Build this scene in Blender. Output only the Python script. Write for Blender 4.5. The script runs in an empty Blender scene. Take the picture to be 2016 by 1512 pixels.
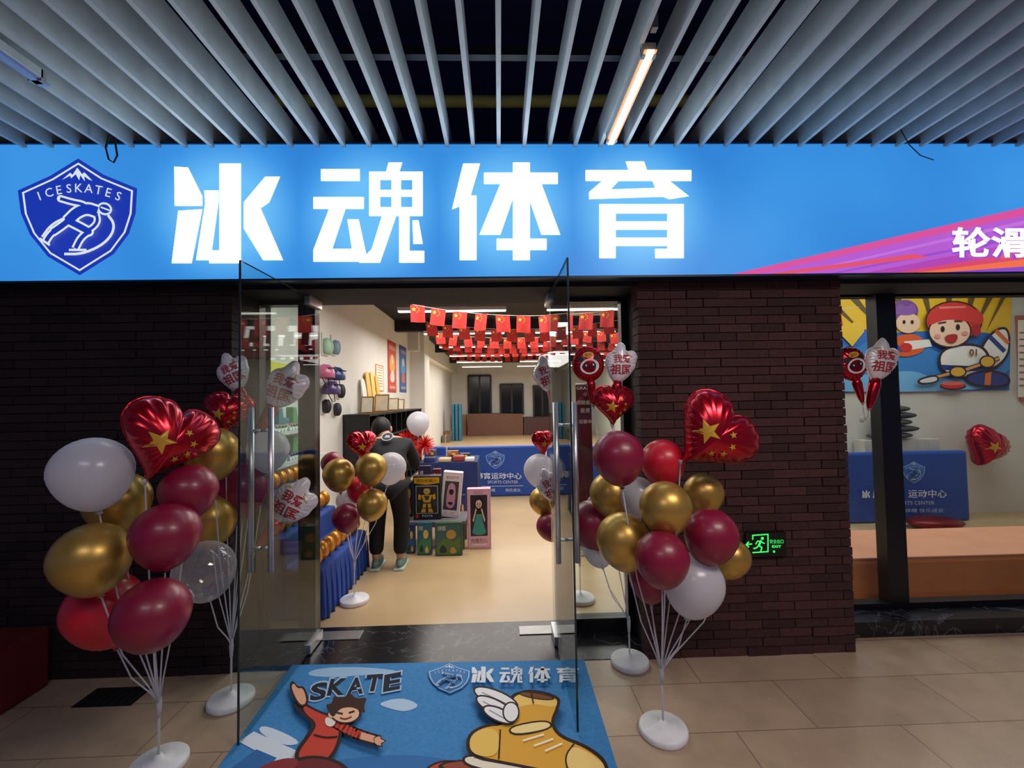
import bpy, math, random
from mathutils import Vector, Matrix, Quaternion, Euler
random.seed(7)
S=bpy.context.scene; COL=S.collection; pi=math.pi
sin,cos=math.sin,math.cos
S.view_settings.view_transform='Standard'
# ------------------------------------------------------------ camera
F=870.; CX,CY=1008.,756.; H=1.6
yaw,pitch,roll=[math.radians(a) for a in (1.65,1.97,1.0)]
D=Vector((sin(yaw)*cos(pitch),cos(yaw)*cos(pitch),sin(pitch)))
r0=Vector((cos(yaw),-sin(yaw),0)); u0=r0.cross(D)
R=r0*cos(roll)-u0*sin(roll); U=u0*cos(roll)+r0*sin(roll)
EYE=Vector((0,0,H))
cd=bpy.data.cameras.new('camera'); cam=bpy.data.objects.new('camera',cd); COL.objects.link(cam)
cd.sensor_width=36; cd.lens=F/2016*36; cd.clip_start=.05
mw=Matrix.Identity(4)
for i in range(3): mw[i][0]=R[i]; mw[i][1]=U[i]; mw[i][2]=-D[i]; mw[i][3]=EYE[i]
cam.matrix_world=mw; S.camera=cam
def ray(px,py): return R*((px-CX)/F)+U*((CY-py)/F)+D
def at(px,py,Y): v=ray(px,py); return EYE+v*(Y/v.y)
def atz(px,py,Z=0.): v=ray(px,py); return EYE+v*((Z-H)/v.z)
def atx(px,py,X): v=ray(px,py); return EYE+v*(X/v.x)
# ------------------------------------------------------------ materials
def lin(c):
    if isinstance(c,str): c=[int(c[i:i+2],16) for i in (1,3,5)]
    return tuple(((x/255)/12.92 if x/255<=.04045 else ((x/255+.055)/1.055)**2.4) for x in c[:3])+(1,)
MC={}
def newmat(name):
    m=bpy.data.materials.new(name); m.use_nodes=True; return m,m.node_tree.nodes,m.node_tree.links
def M(c,rough=.5,metal=0,emit=0,noise=.1,coat=0,scale=9,trans=0):
    key=(c,rough,metal,emit,noise,coat,scale,trans)
    if key in MC: return MC[key]
    m,N,L=newmat('mat'); b=N['Principled BSDF']; col=lin(c)
    b.inputs['Base Color'].default_value=col; b.inputs['Roughness'].default_value=rough; b.inputs['Metallic'].default_value=metal
    b.inputs['Coat Weight'].default_value=coat; b.inputs['Coat Roughness'].default_value=.12
    if emit:
        b.inputs['Emission Color'].default_value=col; b.inputs['Emission Strength'].default_value=emit
        b.inputs['Base Color'].default_value=(.02,.02,.02,1)
    elif noise:
        tc=N.new('ShaderNodeTexCoord'); n=N.new('ShaderNodeTexNoise'); n.inputs['Scale'].default_value=scale; n.inputs['Detail'].default_value=3
        mr=N.new('ShaderNodeMapRange'); mr.inputs['From Min'].default_value=.3; mr.inputs['From Max'].default_value=.7
        mr.inputs['To Min'].default_value=1-noise; mr.inputs['To Max'].default_value=1+noise
        mx=N.new('ShaderNodeVectorMath'); mx.operation='SCALE'; mx.inputs[0].default_value=col[:3]
        L.new(tc.outputs['Object'],n.inputs['Vector']); L.new(n.outputs['Fac'],mr.inputs['Value'])
        L.new(mr.outputs['Result'],mx.inputs['Scale']); L.new(mx.outputs[0],b.inputs['Base Color'])
    MC[key]=m; return m
def film(c,opac,rough=.03,f0=.03,fs=.5,diff=True,tl=.45):
    m,N,L=newmat('film'); N.remove(N['Principled BSDF']); out=N['Material Output']
    t=N.new('ShaderNodeBsdfTransparent'); g=N.new('ShaderNodeBsdfGlossy'); g.inputs['Roughness'].default_value=rough
    lw=N.new('ShaderNodeLayerWeight'); lw.inputs['Blend'].default_value=.5
    p=N.new('ShaderNodeMath'); p.operation='POWER'; p.inputs[1].default_value=5; L.new(lw.outputs['Facing'],p.inputs[0])
    q=N.new('ShaderNodeMath'); q.operation='MULTIPLY_ADD'; q.inputs[1].default_value=fs; q.inputs[2].default_value=f0; L.new(p.outputs[0],q.inputs[0])
    base=t
    t.inputs['Color'].default_value=lin(c) if not diff else (1,1,1,1)
    mix=N.new('ShaderNodeMixShader')
    if diff:
        d=N.new('ShaderNodeBsdfDiffuse'); d.inputs['Color'].default_value=lin(c); tr=N.new('ShaderNodeBsdfTranslucent'); tr.inputs['Color'].default_value=lin(c)
        m0=N.new('ShaderNodeMixShader'); m0.inputs[0].default_value=tl; L.new(d.outputs[0],m0.inputs[1]); L.new(tr.outputs[0],m0.inputs[2])
        # thin film looks denser where it curves away
        q2=N.new('ShaderNodeMath'); q2.operation='MULTIPLY_ADD'; q2.use_clamp=True; q2.inputs[1].default_value=.5; q2.inputs[2].default_value=opac
        p2=N.new('ShaderNodeMath'); p2.operation='POWER'; p2.inputs[1].default_value=2.5; L.new(lw.outputs['Facing'],p2.inputs[0]); L.new(p2.outputs[0],q2.inputs[0])
        m1=N.new('ShaderNodeMixShader'); L.new(q2.outputs[0],m1.inputs[0])
        L.new(t.outputs[0],m1.inputs[1]); L.new(m0.outputs[0],m1.inputs[2]); base=m1
    L.new(q.outputs[0],mix.inputs[0]); L.new(base.outputs[0],mix.inputs[1]); L.new(g.outputs[0],mix.inputs[2])
    L.new(mix.outputs[0],out.inputs[0]); return m
GLASS=film('#eef4f3',0,.01,.03,.45,False)
CLEAR=film('#eceaf0',.2,.06,.09,.4)
PEARL=film('#e8e7ee',.9,.22,.04,.2)
STICK=film('#e4e4ee',.6,.25,.03,.2)
def brickmat(c1,c2):
    m,N,L=newmat('brick'); b=N['Principled BSDF']; b.inputs['Roughness'].default_value=.85
    g=N.new('ShaderNodeNewGeometry'); cr=N.new('ShaderNodeValToRGB')
    cr.color_ramp.elements[0].color=lin(c1); cr.color_ramp.elements[1].color=lin(c2)
    L.new(g.outputs['Random Per Island'],cr.inputs[0])
    tc=N.new('ShaderNodeTexCoord'); n=N.new('ShaderNodeTexNoise'); n.inputs['Scale'].default_value=45; n.inputs['Detail'].default_value=4
    L.new(tc.outputs['Object'],n.inputs['Vector'])
    bp=N.new('ShaderNodeBump'); bp.inputs['Strength'].default_value=.6; bp.inputs['Distance'].default_value=.01
    L.new(n.outputs['Fac'],bp.inputs['Height']); L.new(bp.outputs[0],b.inputs['Normal'])
    mx=N.new('ShaderNodeMix'); mx.data_type='RGBA'; mx.blend_type='MULTIPLY'; mx.inputs[0].default_value=.6
    L.new(cr.outputs[0],mx.inputs[6]); L.new(n.outputs['Fac'],mx.inputs[7]); L.new(mx.outputs[2],b.inputs['Base Color']); return m
def tilemat(c1,c2,cm,w,h,rough):
    m,N,L=newmat('tile'); b=N['Principled BSDF']; tc=N.new('ShaderNodeTexCoord'); br=N.new('ShaderNodeTexBrick')
    br.inputs['Color1'].default_value=lin(c1); br.inputs['Color2'].default_value=lin(c2); br.inputs['Mortar'].default_value=lin(cm)
    br.inputs['Scale'].default_value=1; br.inputs['Mortar Size'].default_value=.003; br.inputs['Brick Width'].default_value=w; br.inputs['Row Height'].default_value=h
    L.new(tc.outputs['Object'],br.inputs['Vector'])
    n=N.new('ShaderNodeTexNoise'); n.inputs['Scale'].default_value=5; n.inputs['Detail'].default_value=6; L.new(tc.outputs['Object'],n.inputs['Vector'])
    mx=N.new('ShaderNodeMix'); mx.data_type='RGBA'; mx.blend_type='OVERLAY'; mx.inputs[0].default_value=.3
    L.new(br.outputs['Color'],mx.inputs[6]); L.new(n.outputs['Fac'],mx.inputs[7]); L.new(mx.outputs[2],b.inputs['Base Color'])
    mr=N.new('ShaderNodeMapRange'); mr.inputs['To Min'].default_value=rough; mr.inputs['To Max'].default_value=rough+.2; L.new(n.outputs['Fac'],mr.inputs['Value']); L.new(mr.outputs[0],b.inputs['Roughness'])
    bp=N.new('ShaderNodeBump'); bp.inputs['Strength'].default_value=.25; bp.inputs['Distance'].default_value=.002; bp.invert=True
    L.new(br.outputs['Fac'],bp.inputs['Height']); L.new(bp.outputs[0],b.inputs['Normal']); return m
def marblemat():
    m,N,L=newmat('marble'); b=N['Principled BSDF']; b.inputs['Roughness'].default_value=.25
    tc=N.new('ShaderNodeTexCoord'); n=N.new('ShaderNodeTexNoise'); n.inputs['Scale'].default_value=3; n.inputs['Detail'].default_value=8; n.inputs['Distortion'].default_value=1.5
    cr=N.new('ShaderNodeValToRGB'); e=cr.color_ramp.elements
    e[0].position=.488; e[0].color=lin('#16161c'); e[1].position=.512; e[1].color=lin('#16161c'); x=e.new(.5); x.color=lin('#50545f')
    L.new(tc.outputs['Object'],n.inputs['Vector']); L.new(n.outputs['Fac'],cr.inputs[0]); L.new(cr.outputs[0],b.inputs['Base Color']); return m
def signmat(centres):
    # back-lit acrylic: letter bloom and light bleed put into the emission colour as halos
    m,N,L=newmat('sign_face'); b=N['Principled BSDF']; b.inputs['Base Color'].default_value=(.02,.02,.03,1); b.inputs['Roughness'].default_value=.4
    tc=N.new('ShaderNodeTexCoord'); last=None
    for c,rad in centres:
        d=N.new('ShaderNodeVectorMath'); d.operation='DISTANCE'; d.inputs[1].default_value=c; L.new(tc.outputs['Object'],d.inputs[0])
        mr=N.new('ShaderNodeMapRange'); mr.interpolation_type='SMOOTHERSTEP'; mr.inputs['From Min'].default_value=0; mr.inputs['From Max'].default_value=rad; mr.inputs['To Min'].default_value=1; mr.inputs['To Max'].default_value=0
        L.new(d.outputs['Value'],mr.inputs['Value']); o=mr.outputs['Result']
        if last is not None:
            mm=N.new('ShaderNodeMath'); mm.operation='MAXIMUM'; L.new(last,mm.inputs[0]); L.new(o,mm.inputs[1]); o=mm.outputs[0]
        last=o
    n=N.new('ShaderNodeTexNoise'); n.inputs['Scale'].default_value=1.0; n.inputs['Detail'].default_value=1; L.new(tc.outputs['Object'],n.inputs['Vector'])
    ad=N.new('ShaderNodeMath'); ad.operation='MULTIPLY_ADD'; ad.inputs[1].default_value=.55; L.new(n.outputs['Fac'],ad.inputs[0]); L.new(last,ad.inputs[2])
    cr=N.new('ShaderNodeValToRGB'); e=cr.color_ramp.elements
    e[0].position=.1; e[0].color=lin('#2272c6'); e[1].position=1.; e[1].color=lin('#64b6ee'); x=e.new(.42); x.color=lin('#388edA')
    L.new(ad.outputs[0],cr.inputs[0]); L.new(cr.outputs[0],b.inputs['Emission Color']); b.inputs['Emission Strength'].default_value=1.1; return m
BLACK=M('#0e0e12',.35); CHROME=M('#cfcfd4',.32,.9); WALLW=M('#dfddd6',.8,0,0,.04,0,2)
# ------------------------------------------------------------ mesh builder
ROOT={}
def V(*a): return Vector(a)
class MB:
    def __init__(s): s.v=[];s.f=[];s.mi=[];s.ms=[];s.c=0
    def mat(s,m):
        if m not in s.ms: s.ms.append(m)
        s.c=s.ms.index(m); return s
    def add(s,vs,fs):
        b=len(s.v); s.v+=[Vector(v) for v in vs]
        for f in fs: s.f.append(tuple(b+i for i in f)); s.mi.append(s.c)
        return s
    def box(s,a,b):
        x0,y0,z0=[min(a[i],b[i]) for i in range(3)]; x1,y1,z1=[max(a[i],b[i]) for i in range(3)]
        return s.add([(x0,y0,z0),(x1,y0,z0),(x1,y1,z0),(x0,y1,z0),(x0,y0,z1),(x1,y0,z1),(x1,y1,z1),(x0,y1,z1)],
            [(0,3,2,1),(4,5,6,7),(0,1,5,4),(1,2,6,5),(2,3,7,6),(3,0,4,7)])
    def prism(s,pts,vec):
        n=len(pts); pts=[Vector(p) for p in pts]; vec=Vector(vec)
        return s.add(pts+[p+vec for p in pts],[tuple(range(n))[::-1],tuple(range(n,2*n))]+[(i,(i+1)%n,n+(i+1)%n,n+i) for i in range(n)])
    def tube(s,pts,r,n=8):
        pts=[Vector(p) for p in pts]; m=len(pts); rs=r if isinstance(r,(list,tuple)) else [r]*m
        a=(pts[1]-pts[0]).normalized().orthogonal().normalized(); vs=[]
        for i,p in enumerate(pts):
            t=(pts[min(i+1,m-1)]-pts[max(i-1,0)]).normalized(); a=(a-t*a.dot(t)).normalized(); b=t.cross(a)
            vs+=[p+(a*cos(2*pi*k/n)+b*sin(2*pi*k/n))*rs[i] for k in range(n)]
        fs=[(i*n+k,i*n+(k+1)%n,(i+1)*n+(k+1)%n,(i+1)*n+k) for i in range(m-1) for k in range(n)]
        fs+=[tuple(range(n))[::-1],tuple(range((m-1)*n,m*n))]
        return s.add(vs,fs)
    def lathe(s,prof,c=(0,0,0),n=24):
        c=Vector(c); m=len(prof)
        vs=[c+V(max(r,1e-4)*cos(2*pi*k/n),max(r,1e-4)*sin(2*pi*k/n),z) for r,z in prof for k in range(n)]
        return s.add(vs,[(i*n+k,i*n+(k+1)%n,(i+1)*n+(k+1)%n,(i+1)*n+k) for i in range(m-1) for k in range(n)])
    def ball(s,c,rx,ry,rz,n=16,m=10):
        c=Vector(c); vs=[]
        for i in range(m+1):
            p=pi*i/m
            for k in range(n): q=2*pi*k/n; vs.append(c+V(rx*max(sin(p),1e-3)*cos(q),ry*max(sin(p),1e-3)*sin(q),rz*cos(p)))
        return s.add(vs,[(i*n+k,(i+1)*n+k,(i+1)*n+(k+1)%n,i*n+(k+1)%n) for i in range(m) for k in range(n)])
    def mesh(s,name,off=Vector((0,0,0)),smooth=False):
        me=bpy.data.meshes.new(name); me.from_pydata([tuple(v-off) for v in s.v],[],s.f)
        for m in s.ms: me.materials.append(m)
        me.polygons.foreach_set('material_index',s.mi)
        me.polygons.foreach_set('use_smooth',[smooth]*len(s.f)); me.update(); return me
def build(mb,name,mat=None,parent=None,smooth=False,w=True,bevel=0):
    if mat:
        mb.ms=[mat]; mb.mi=[0]*len(mb.f)
    off=Vector((0,0,0))
    if w:
        if parent is None:
            xs=[v.x for v in mb.v]; ys=[v.y for v in mb.v]; zs=[v.z for v in mb.v]
            off=V((min(xs)+max(xs))/2,(min(ys)+max(ys))/2,min(zs))
        else: off=ROOT.get(parent.name,off)
    o=bpy.data.objects.new(name,mb.mesh(name,off,smooth)); COL.objects.link(o)
    if parent is None: o.location=off
    else: o.parent=parent
    ROOT[o.name]=off
    if bevel:
        b=o.modifiers.new('bevel','BEVEL'); b.width=bevel; b.segments=2; b.limit_method='ANGLE'
    return o
def inst(me,name,parent=None,loc=(0,0,0)):
    o=bpy.data.objects.new(name,me); COL.objects.link(o); o.location=loc; o.parent=parent; return o
def tag(o,label,cat,group=None,kind=None):
    o['label']=label; o['category']=cat
    if group: o['group']=group
    if kind: o['kind']=kind
    return o
def thing(name,label,cat,loc=(0,0,0),group=None,rot=None):
    o=bpy.data.objects.new(name,None); COL.objects.link(o); o.location=loc; o.empty_display_size=.05
    if rot is not None: o.rotation_euler=rot
    ROOT[o.name]=Vector(loc); return tag(o,label,cat,group)
def struct(o): o['kind']='structure'; return o
def sgroup(name,loc=(0,0,0)):
    o=bpy.data.objects.new(name,None); COL.objects.link(o); o.location=loc; ROOT[o.name]=Vector(loc); o['kind']='structure'; return o
# ------------------------------------------------------------ text + flat art
TC={}
def textmesh(t,bold=0):
    k=(t,bold)
    if k in TC: return TC[k]
    cu=bpy.data.curves.new('t','FONT'); cu.body=t; cu.offset=bold; cu.resolution_u=3
    ob=bpy.data.objects.new('t',cu); COL.objects.link(ob); dg=bpy.context.evaluated_depsgraph_get()
    me=bpy.data.meshes.new_from_object(ob.evaluated_get(dg))
    vs=[(v.co.x,v.co.y) for v in me.vertices]; fs=[tuple(p.vertices) for p in me.polygons]
    bpy.data.objects.remove(ob); bpy.data.curves.remove(cu); bpy.data.meshes.remove(me)
    if not vs: TC[k]=([],[],1); return TC[k]
    x0=min(v[0] for v in vs);x1=max(v[0] for v in vs);y0=min(v[1] for v in vs);y1=max(v[1] for v in vs); h=max(y1-y0,1e-3)
    TC[k]=([((x-(x0+x1)/2)/h,(y-(y0+y1)/2)/h) for x,y in vs],fs,(x1-x0)/h); return TC[k]
def rect(a,b,c,d): return [(a,b),(c,b),(c,d),(a,d)]
def chaikin(p,closed=True,it=2):
    for _ in range(it):
        n=len(p); q=[] if closed else [p[0]]
        for i in range(n if closed else n-1):
            (x0,y0),(x1,y1)=p[i],p[(i+1)%n]; q+=[(x0*.75+x1*.25,y0*.75+y1*.25),(x0*.25+x1*.75,y0*.25+y1*.75)]
        if not closed: q.append(p[-1])
        p=q
    return p
class Art:
    def __init__(s,fn,step=.0006,emit=0,rough=.6): s.fn=fn;s.k=0;s.step=step;s.emit=emit;s.rough=rough;s.mb=MB()
    def m(s,c): s.mb.mat(c if not isinstance(c,(str,tuple)) else M(c,s.rough,0,s.emit,0))
    def poly(s,pts,c): s.k+=1; s.m(c); s.mb.add([s.fn(x,y,s.k*s.step) for x,y in pts],[range(len(pts))]); return s
    def sp(s,pts,c): return s.poly(chaikin(pts),c)
    def polys(s,ps,c):
        s.k+=1; s.m(c)
        for pts in ps: s.mb.add([s.fn(x,y,s.k*s.step) for x,y in pts],[range(len(pts))])
        return s
    def ell(s,cx,cy,rx,ry,c,rot=0,n=22):
        a=math.radians(rot); return s.poly([(cx+rx*cos(t)*cos(a)-ry*sin(t)*sin(a),cy+rx*cos(t)*sin(a)+ry*sin(t)*cos(a)) for t in [2*pi*i/n for i in range(n)]],c)
    def line(s,pts,w,c,sm=False):
        s.k+=1; s.m(c)
        if sm: pts=chaikin(pts,False)
        for (x0,y0),(x1,y1) in zip(pts,pts[1:]):
            l=math.hypot(x1-x0,y1-y0) or 1; dx,dy=(x1-x0)/l*w/2,(y1-y0)/l*w/2; e=.25 if sm else .6
            q=[(x0-dx*e-dy,y0-dy*e+dx),(x1+dx*e-dy,y1+dy*e+dx),(x1+dx*e+dy,y1+dy*e-dx),(x0-dx*e+dy,y0-dy*e-dx)]
            s.mb.add([s.fn(x,y,s.k*s.step) for x,y in q],[(0,1,2,3)])
        return s
    def text(s,t,cx,cy,h,c,rot=0,bold=0,shear=0,wd=None):
        vs,fs,ww=textmesh(t,bold)
        if not vs: return s
        s.k+=1; s.m(c); a=math.radians(rot); sx=(wd/ww if wd else h)
        out=[]
        for x,y in vs:
            X,Y=x*sx+y*h*shear,-y*h; out.append(s.fn(cx+X*cos(a)-Y*sin(a),cy+X*sin(a)+Y*cos(a),s.k*s.step))
        s.mb.add(out,fs); return s
    def build(s,name,parent): return build(s.mb,name,None,parent)
def panel(O,u,v,n):
    O,u,v,n=Vector(O),Vector(u),Vector(v),Vector(n); return lambda x,y,off:O+u*x+v*y+n*off
CHARS={'冰':(338,322,557,520,[[(343,328),(370,330),(398,386),(398,405),(344,405)],[(351,415),(398,412),(377,518),(338,518)],
 [(432,322),(474,322),(474,518),(412,518),(412,493),(432,493)],[(402,375),(430,375),(430,398),(414,512),(386,512),(404,400)],
 [(522,348),(551,348),(530,398),(480,432),(480,398)],[(480,405),(512,408),(557,512),(518,512),(480,450)]]),
'魂':(617,320,835,517,[rect(632,333,708,356),rect(617,388,716,411),[(648,411),(680,411),(654,490),(716,490),(716,515),(617,515),(617,492)],
 [(684,432),(706,432),(724,515),(697,515)],[(765,320),(792,320),(786,338),(760,338)],rect(727,338,832,354),rect(727,374,832,387),rect(727,408,832,425),
 rect(727,338,748,425),rect(771,338,789,425),rect(812,338,832,425),[(752,425),(780,425),(748,517),(707,517),(732,490)],
 [(786,425),(806,425),(806,494),(835,494),(835,517),(786,517)],[(812,434),(824,434),(832,480),(814,480)]]),
'体':(890,320,1103,512,[[(912,322),(945,322),(922,400),(890,412)],rect(905,385,938,512),rect(953,340,1098,362),rect(1010,320,1043,512),
 [(985,362),(1010,362),(1010,390),(985,462),(944,462)],[(1043,362),(1066,362),(1103,462),(1066,462),(1043,395)],rect(978,470,1076,492)]),
'育':(1153,318,1361,508,[[(1232,318),(1268,318),(1274,336),(1238,336)],rect(1153,335,1361,356),
 [(1186,356),(1218,356),(1202,373),(1290,370),(1285,356),(1318,356),(1356,386),(1318,392),(1305,387),(1160,392),(1160,378)],
 rect(1180,402,1346,420),rect(1180,402,1212,508),rect(1314,402,1346,508),rect(1212,436,1314,452),rect(1212,468,1314,484),rect(1290,490,1346,508)])}
def chars(art,t,cx,cy,h,gap,c,rot=0,wf=1.0):
    a=math.radians(rot); n=len(t)
    for i,ch in enumerate(t):
        x0,y0,x1,y1,ps=CHARS[ch]; k=h/200.
        ox=(i-(n-1)/2)*(h*wf+gap); mx,my=(x0+x1)/2,(y0+y1)/2
        out=[]
        for p in ps:
            q=[]
            for x,y in p:
                X,Y=(x-mx)*k*wf+ox,(y-my)*k; q.append((cx+X*cos(a)-Y*sin(a),cy+X*sin(a)+Y*cos(a)))
            out.append(q)
        art.polys(out,c)
SH=[(0,-115),(50,-83),(116,-56),(113,-7),(100,33),(70,73),(3,115),(-60,78),(-95,35),(-113,-7),(-119,-52),(-55,-81)]
def shield(art,cx,cy,k,dark,light,full=True,kx=1):
    P=lambda x,y:(cx+x*k*kx,cy+y*k)
    art.poly([P(x,y) for x,y in SH],dark); art.poly([P(x*.93,y*.93) for x,y in SH],light); art.poly([P(x*.895,y*.895) for x,y in SH],dark)
    art.polys([[P(-32,-73),P(-16,-87),P(-11,-83),P(-2,-97),P(8,-84),P(12,-88),P(28,-71),P(20,-74),P(12,-80),P(13,-70),P(4,-82),P(2,-72),P(-5,-84),P(-14,-76),P(-16,-81)]],light)
    for i,ch in enumerate('ICESKATES'):
        dx=-78+i*19.5; art.text(ch,*P(dx+1,-57+(dx/78)**2*16),17*k,light,rot=dx/78*20)
    L=lambda pts,w,c,sm=True:art.line([P(x-155,y-427) for x,y in pts],w*k,c,sm)
    E=lambda x,y,r,c:art.ell(*P(x-155,y-427),r*k*kx,r*k,c)
    # low forward-leaning speed skater in outline inside a sweeping curve
    L([(84,466),(100,444),(124,430),(150,424)],4.5,light)
    L([(214,424),(226,440),(222,462),(200,484),(162,500),(128,500)],5,light)
    limbs=[([(184,416),(166,402),(144,398),(120,391)],6),([(136,434),(152,418),(172,410),(190,416)],19),([(190,420),(194,436),(182,450),(168,454)],6),
      ([(138,436),(158,446),(176,456)],12),([(176,456),(160,468),(150,488)],8),([(134,436),(118,448),(106,456)],11),([(106,456),(98,464),(92,474)],8)]
    for pts,w in limbs: L(pts,w+8,light)
    art.ell(*P(207-155,411-427),15*k*kx,12.5*k,light,20)
    for x,y,r in ((120,391,7),(176,456,10),(106,456,8),(168,454,7)): E(x,y,r,light)
    for pts,w in limbs: L(pts,w,dark)
    for x,y,r in ((176,456,5.5),(106,456,4.5),(136,434,8)): E(x,y,r,dark)
    art.ell(*P(207-155,411-427),11*k*kx,8.5*k,dark,20); L([(200,408),(216,414)],3,light,False)
    L([(138,492),(170,492)],4.5,light,False); L([(80,470),(98,482)],4.5,light,False)
# ------------------------------------------------------------ setting
YS,YB,YD=2.6,2.73,3.08
HALLX0,HALLX1,HALLY=-2.25,4.4,21.
FW=7.6
xl=at(455,900,YB).x; xr0=at(1265,900,YB).x; xr1=at(1668,900,YB).x
struct(build(MB().box((-6,-4,-.1),(7.4,3.22,0)),'floor',tilemat('#bba28a','#af9781','#857263',.8,.36,.18)))
struct(build(MB().box((xl-.05,YB+.01,.0005),(xr0+.05,3.23,.004)),'trim_1',marblemat()))
struct(build(MB().box((HALLX0-.2,3.23,-.1),(FW,HALLY+.1,0)),'floor',M('#c8ab80',.36,0,0,.05,.15,3)))
struct(build(MB().box((HALLX0-.2,3.1,3.35),(FW,HALLY+.2,3.45)),'ceiling',M('#15151f',.8)))
struct(build(MB().box((-6,-4,4.1),(7.4,3.1,4.2)),'ceiling',M('#161c54',.9)))
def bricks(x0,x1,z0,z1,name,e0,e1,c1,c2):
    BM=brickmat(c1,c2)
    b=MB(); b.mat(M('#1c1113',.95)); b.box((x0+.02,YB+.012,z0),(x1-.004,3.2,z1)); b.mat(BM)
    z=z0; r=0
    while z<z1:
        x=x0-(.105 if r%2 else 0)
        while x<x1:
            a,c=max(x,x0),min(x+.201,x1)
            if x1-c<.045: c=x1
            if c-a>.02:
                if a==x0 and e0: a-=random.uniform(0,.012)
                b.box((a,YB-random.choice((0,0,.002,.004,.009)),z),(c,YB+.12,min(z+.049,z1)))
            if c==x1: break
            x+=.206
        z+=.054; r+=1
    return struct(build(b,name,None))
bricks(-6,xl,0,2.34,'wall_left_front',False,True,'#241516','#382124')  # same brick as the pillar, shade of this dim side put into its colour
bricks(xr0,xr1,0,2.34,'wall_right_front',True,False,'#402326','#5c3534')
struct(build(MB().box((-6,YB+.01,2.3),(7.4,3.2,3.05)),'wall_header',M('#0c0d1a',.7)))
struct(build(MB().box((-6,2.95,3.05),(7.4,3.1,4.1)),'wall_upper',M('#161c54',.9)))
WL=MB().box((HALLX0-.2,3.2,0),(HALLX0,HALLY,3.35)).box((HALLX0,11.3,0),(HALLX0+.35,12.1,3.35)).box((HALLX0,11.0,2.85),(HALLX0+.25,HALLY,3.35)); struct(build(WL,'wall_left',WALLW))
struct(build(MB().box((HALLX0-.2,HALLY,0),(HALLX1+.2,HALLY+.2,3.35)),'wall_back',WALLW))
struct(build(MB().box((HALLX1,5.75,0),(HALLX1+.15,HALLY,3.35)).box((HALLX1,5.7,0),(FW,5.85,3.35)),'wall_partition',WALLW))
struct(build(MB().box((7.2,3.2,0),(7.4,5.7,3.35)),'wall_right',WALLW))
struct(build(MB().box((HALLX0,3.3,0),(HALLX0+.012,11.3,.08)),'baseboard_left',M('#3a3530',.5)))
for i,(a,b_,c,d_) in enumerate(((922,740,967,815),(985,757,1030,815),(1050,760,1085,820))):
    p,q=at(a,b_,HALLY-.02),at(c,d_,HALLY-.02); w=sgroup('window_%d'%(i+4),(p.x,p.y,q.z))
    build(MB().box((p.x,p.y-.03,q.z),(q.x,p.y,p.z)),'pane',M('#14151b',.15),w)
    fr=MB()
    for x in (p.x,(p.x+q.x)/2,q.x): fr.box((x-.04,p.y-.07,q.z),(x+.04,p.y-.02,p.z))
    for z in (q.z,p.z): fr.box((p.x,p.y-.07,z-.04),(q.x,p.y-.02,z+.04))
    build(fr,'window_frame',M('#2a2a2e',.5),w)
# ------------------------------------------------------------ slat ceiling + pipe + lamps
sc=thing('slat_ceiling','grey hanging slat ceiling running towards the blue sign','slat ceiling',(0,1.6,3.11))
sm=MB().box((-.011,-1.5,0),(.011,1.18,.15)).mesh('slat'); sm.materials.append(M('#bcbfbc',.65))
for i in range(-30,31): inst(sm,'slat',sc,(i*.153+.02,0,0))
for y in (.9,2.1): build(MB().box((-4.7,y-.02,3.265),(4.7,y+.02,3.31)),'carrier_rail',M('#14161f',.6),sc)
pp=[at(x,215+random.uniform(-2,2),2.6)+V(0,.1,.12) for x in (500,750,1000,1250,1500)]
tag(build(MB().tube(pp,.035,12),'ceiling_pipe',M('#b4ae58',.6),smooth=True),'yellowish pipe crossing in the dark void above the slats','pipe')
def lamp(px0,py0,px1,py1,Z,label,em,ed):
    a,b=atz(px0,py0,Z),atz(px1,py1,Z); a.x=b.x=(a.x+b.x)/2
    t=thing('linear_lamp',label,'lamp',(a.x,(a.y+b.y)/2,Z),'linear lamps under the slats')
    build(MB().box((a.x-.03,a.y,Z),(a.x+.03,b.y,Z+.045)),'housing',M('#b5b5ae',.4),t,bevel=.004)
    build(MB().box((a.x-.016,a.y+.03,Z-.012),(a.x+.016,b.y-.03,Z)),'diffuser',em,t)
    for s in (-1,1): build(MB().box((a.x+s*.016,a.y+.03,Z-.006),(a.x+s*.027,b.y-.03,Z)),'diffuser_edge',ed,t)
    for y in (a.y,b.y): build(MB().box((a.x-.03,y-.012,Z-.012),(a.x+.03,y+.012,Z+.045)),'end_cap',M('#8d8d8a',.4),t)
    build(MB().box((a.x-.012,b.y-.09,Z+.045),(a.x+.012,b.y-.06,Z+.2)),'bracket',M('#6f6f70',.4),t)
lamp(1211,275,1268,108,3.07,'lit warm white linear lamp hanging under the slats',M('#ffe6c6',.5,0,3.5),M('#ffa060',.5,0,1.2))
lamp(82,157,-60,72,3.07,'unlit linear lamp under the slats at top left corner',M('#8fa0c8',.4),M('#7f8fb4',.4))
tag(build(MB().tube([at(x,y,2.5) for x,y in ((232,262),(215,268),(208,290),(214,314),(224,320),(231,306),(226,275),(222,255))],.005,6),'cable',M('#0d0d14',.5),smooth=True),'black looped cable dangling over the sign above the emblem','cable')
tag(build(MB().tube([at(x,y,2.45) for x,y in ((1740,90),(1752,180),(1770,250),(1790,285),(1812,306),(1838,315))],.003,6),'cable',M('#0d0d14',.5),smooth=True),'thin dark wire hanging from slats over the blank part of sign','cable')
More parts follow.
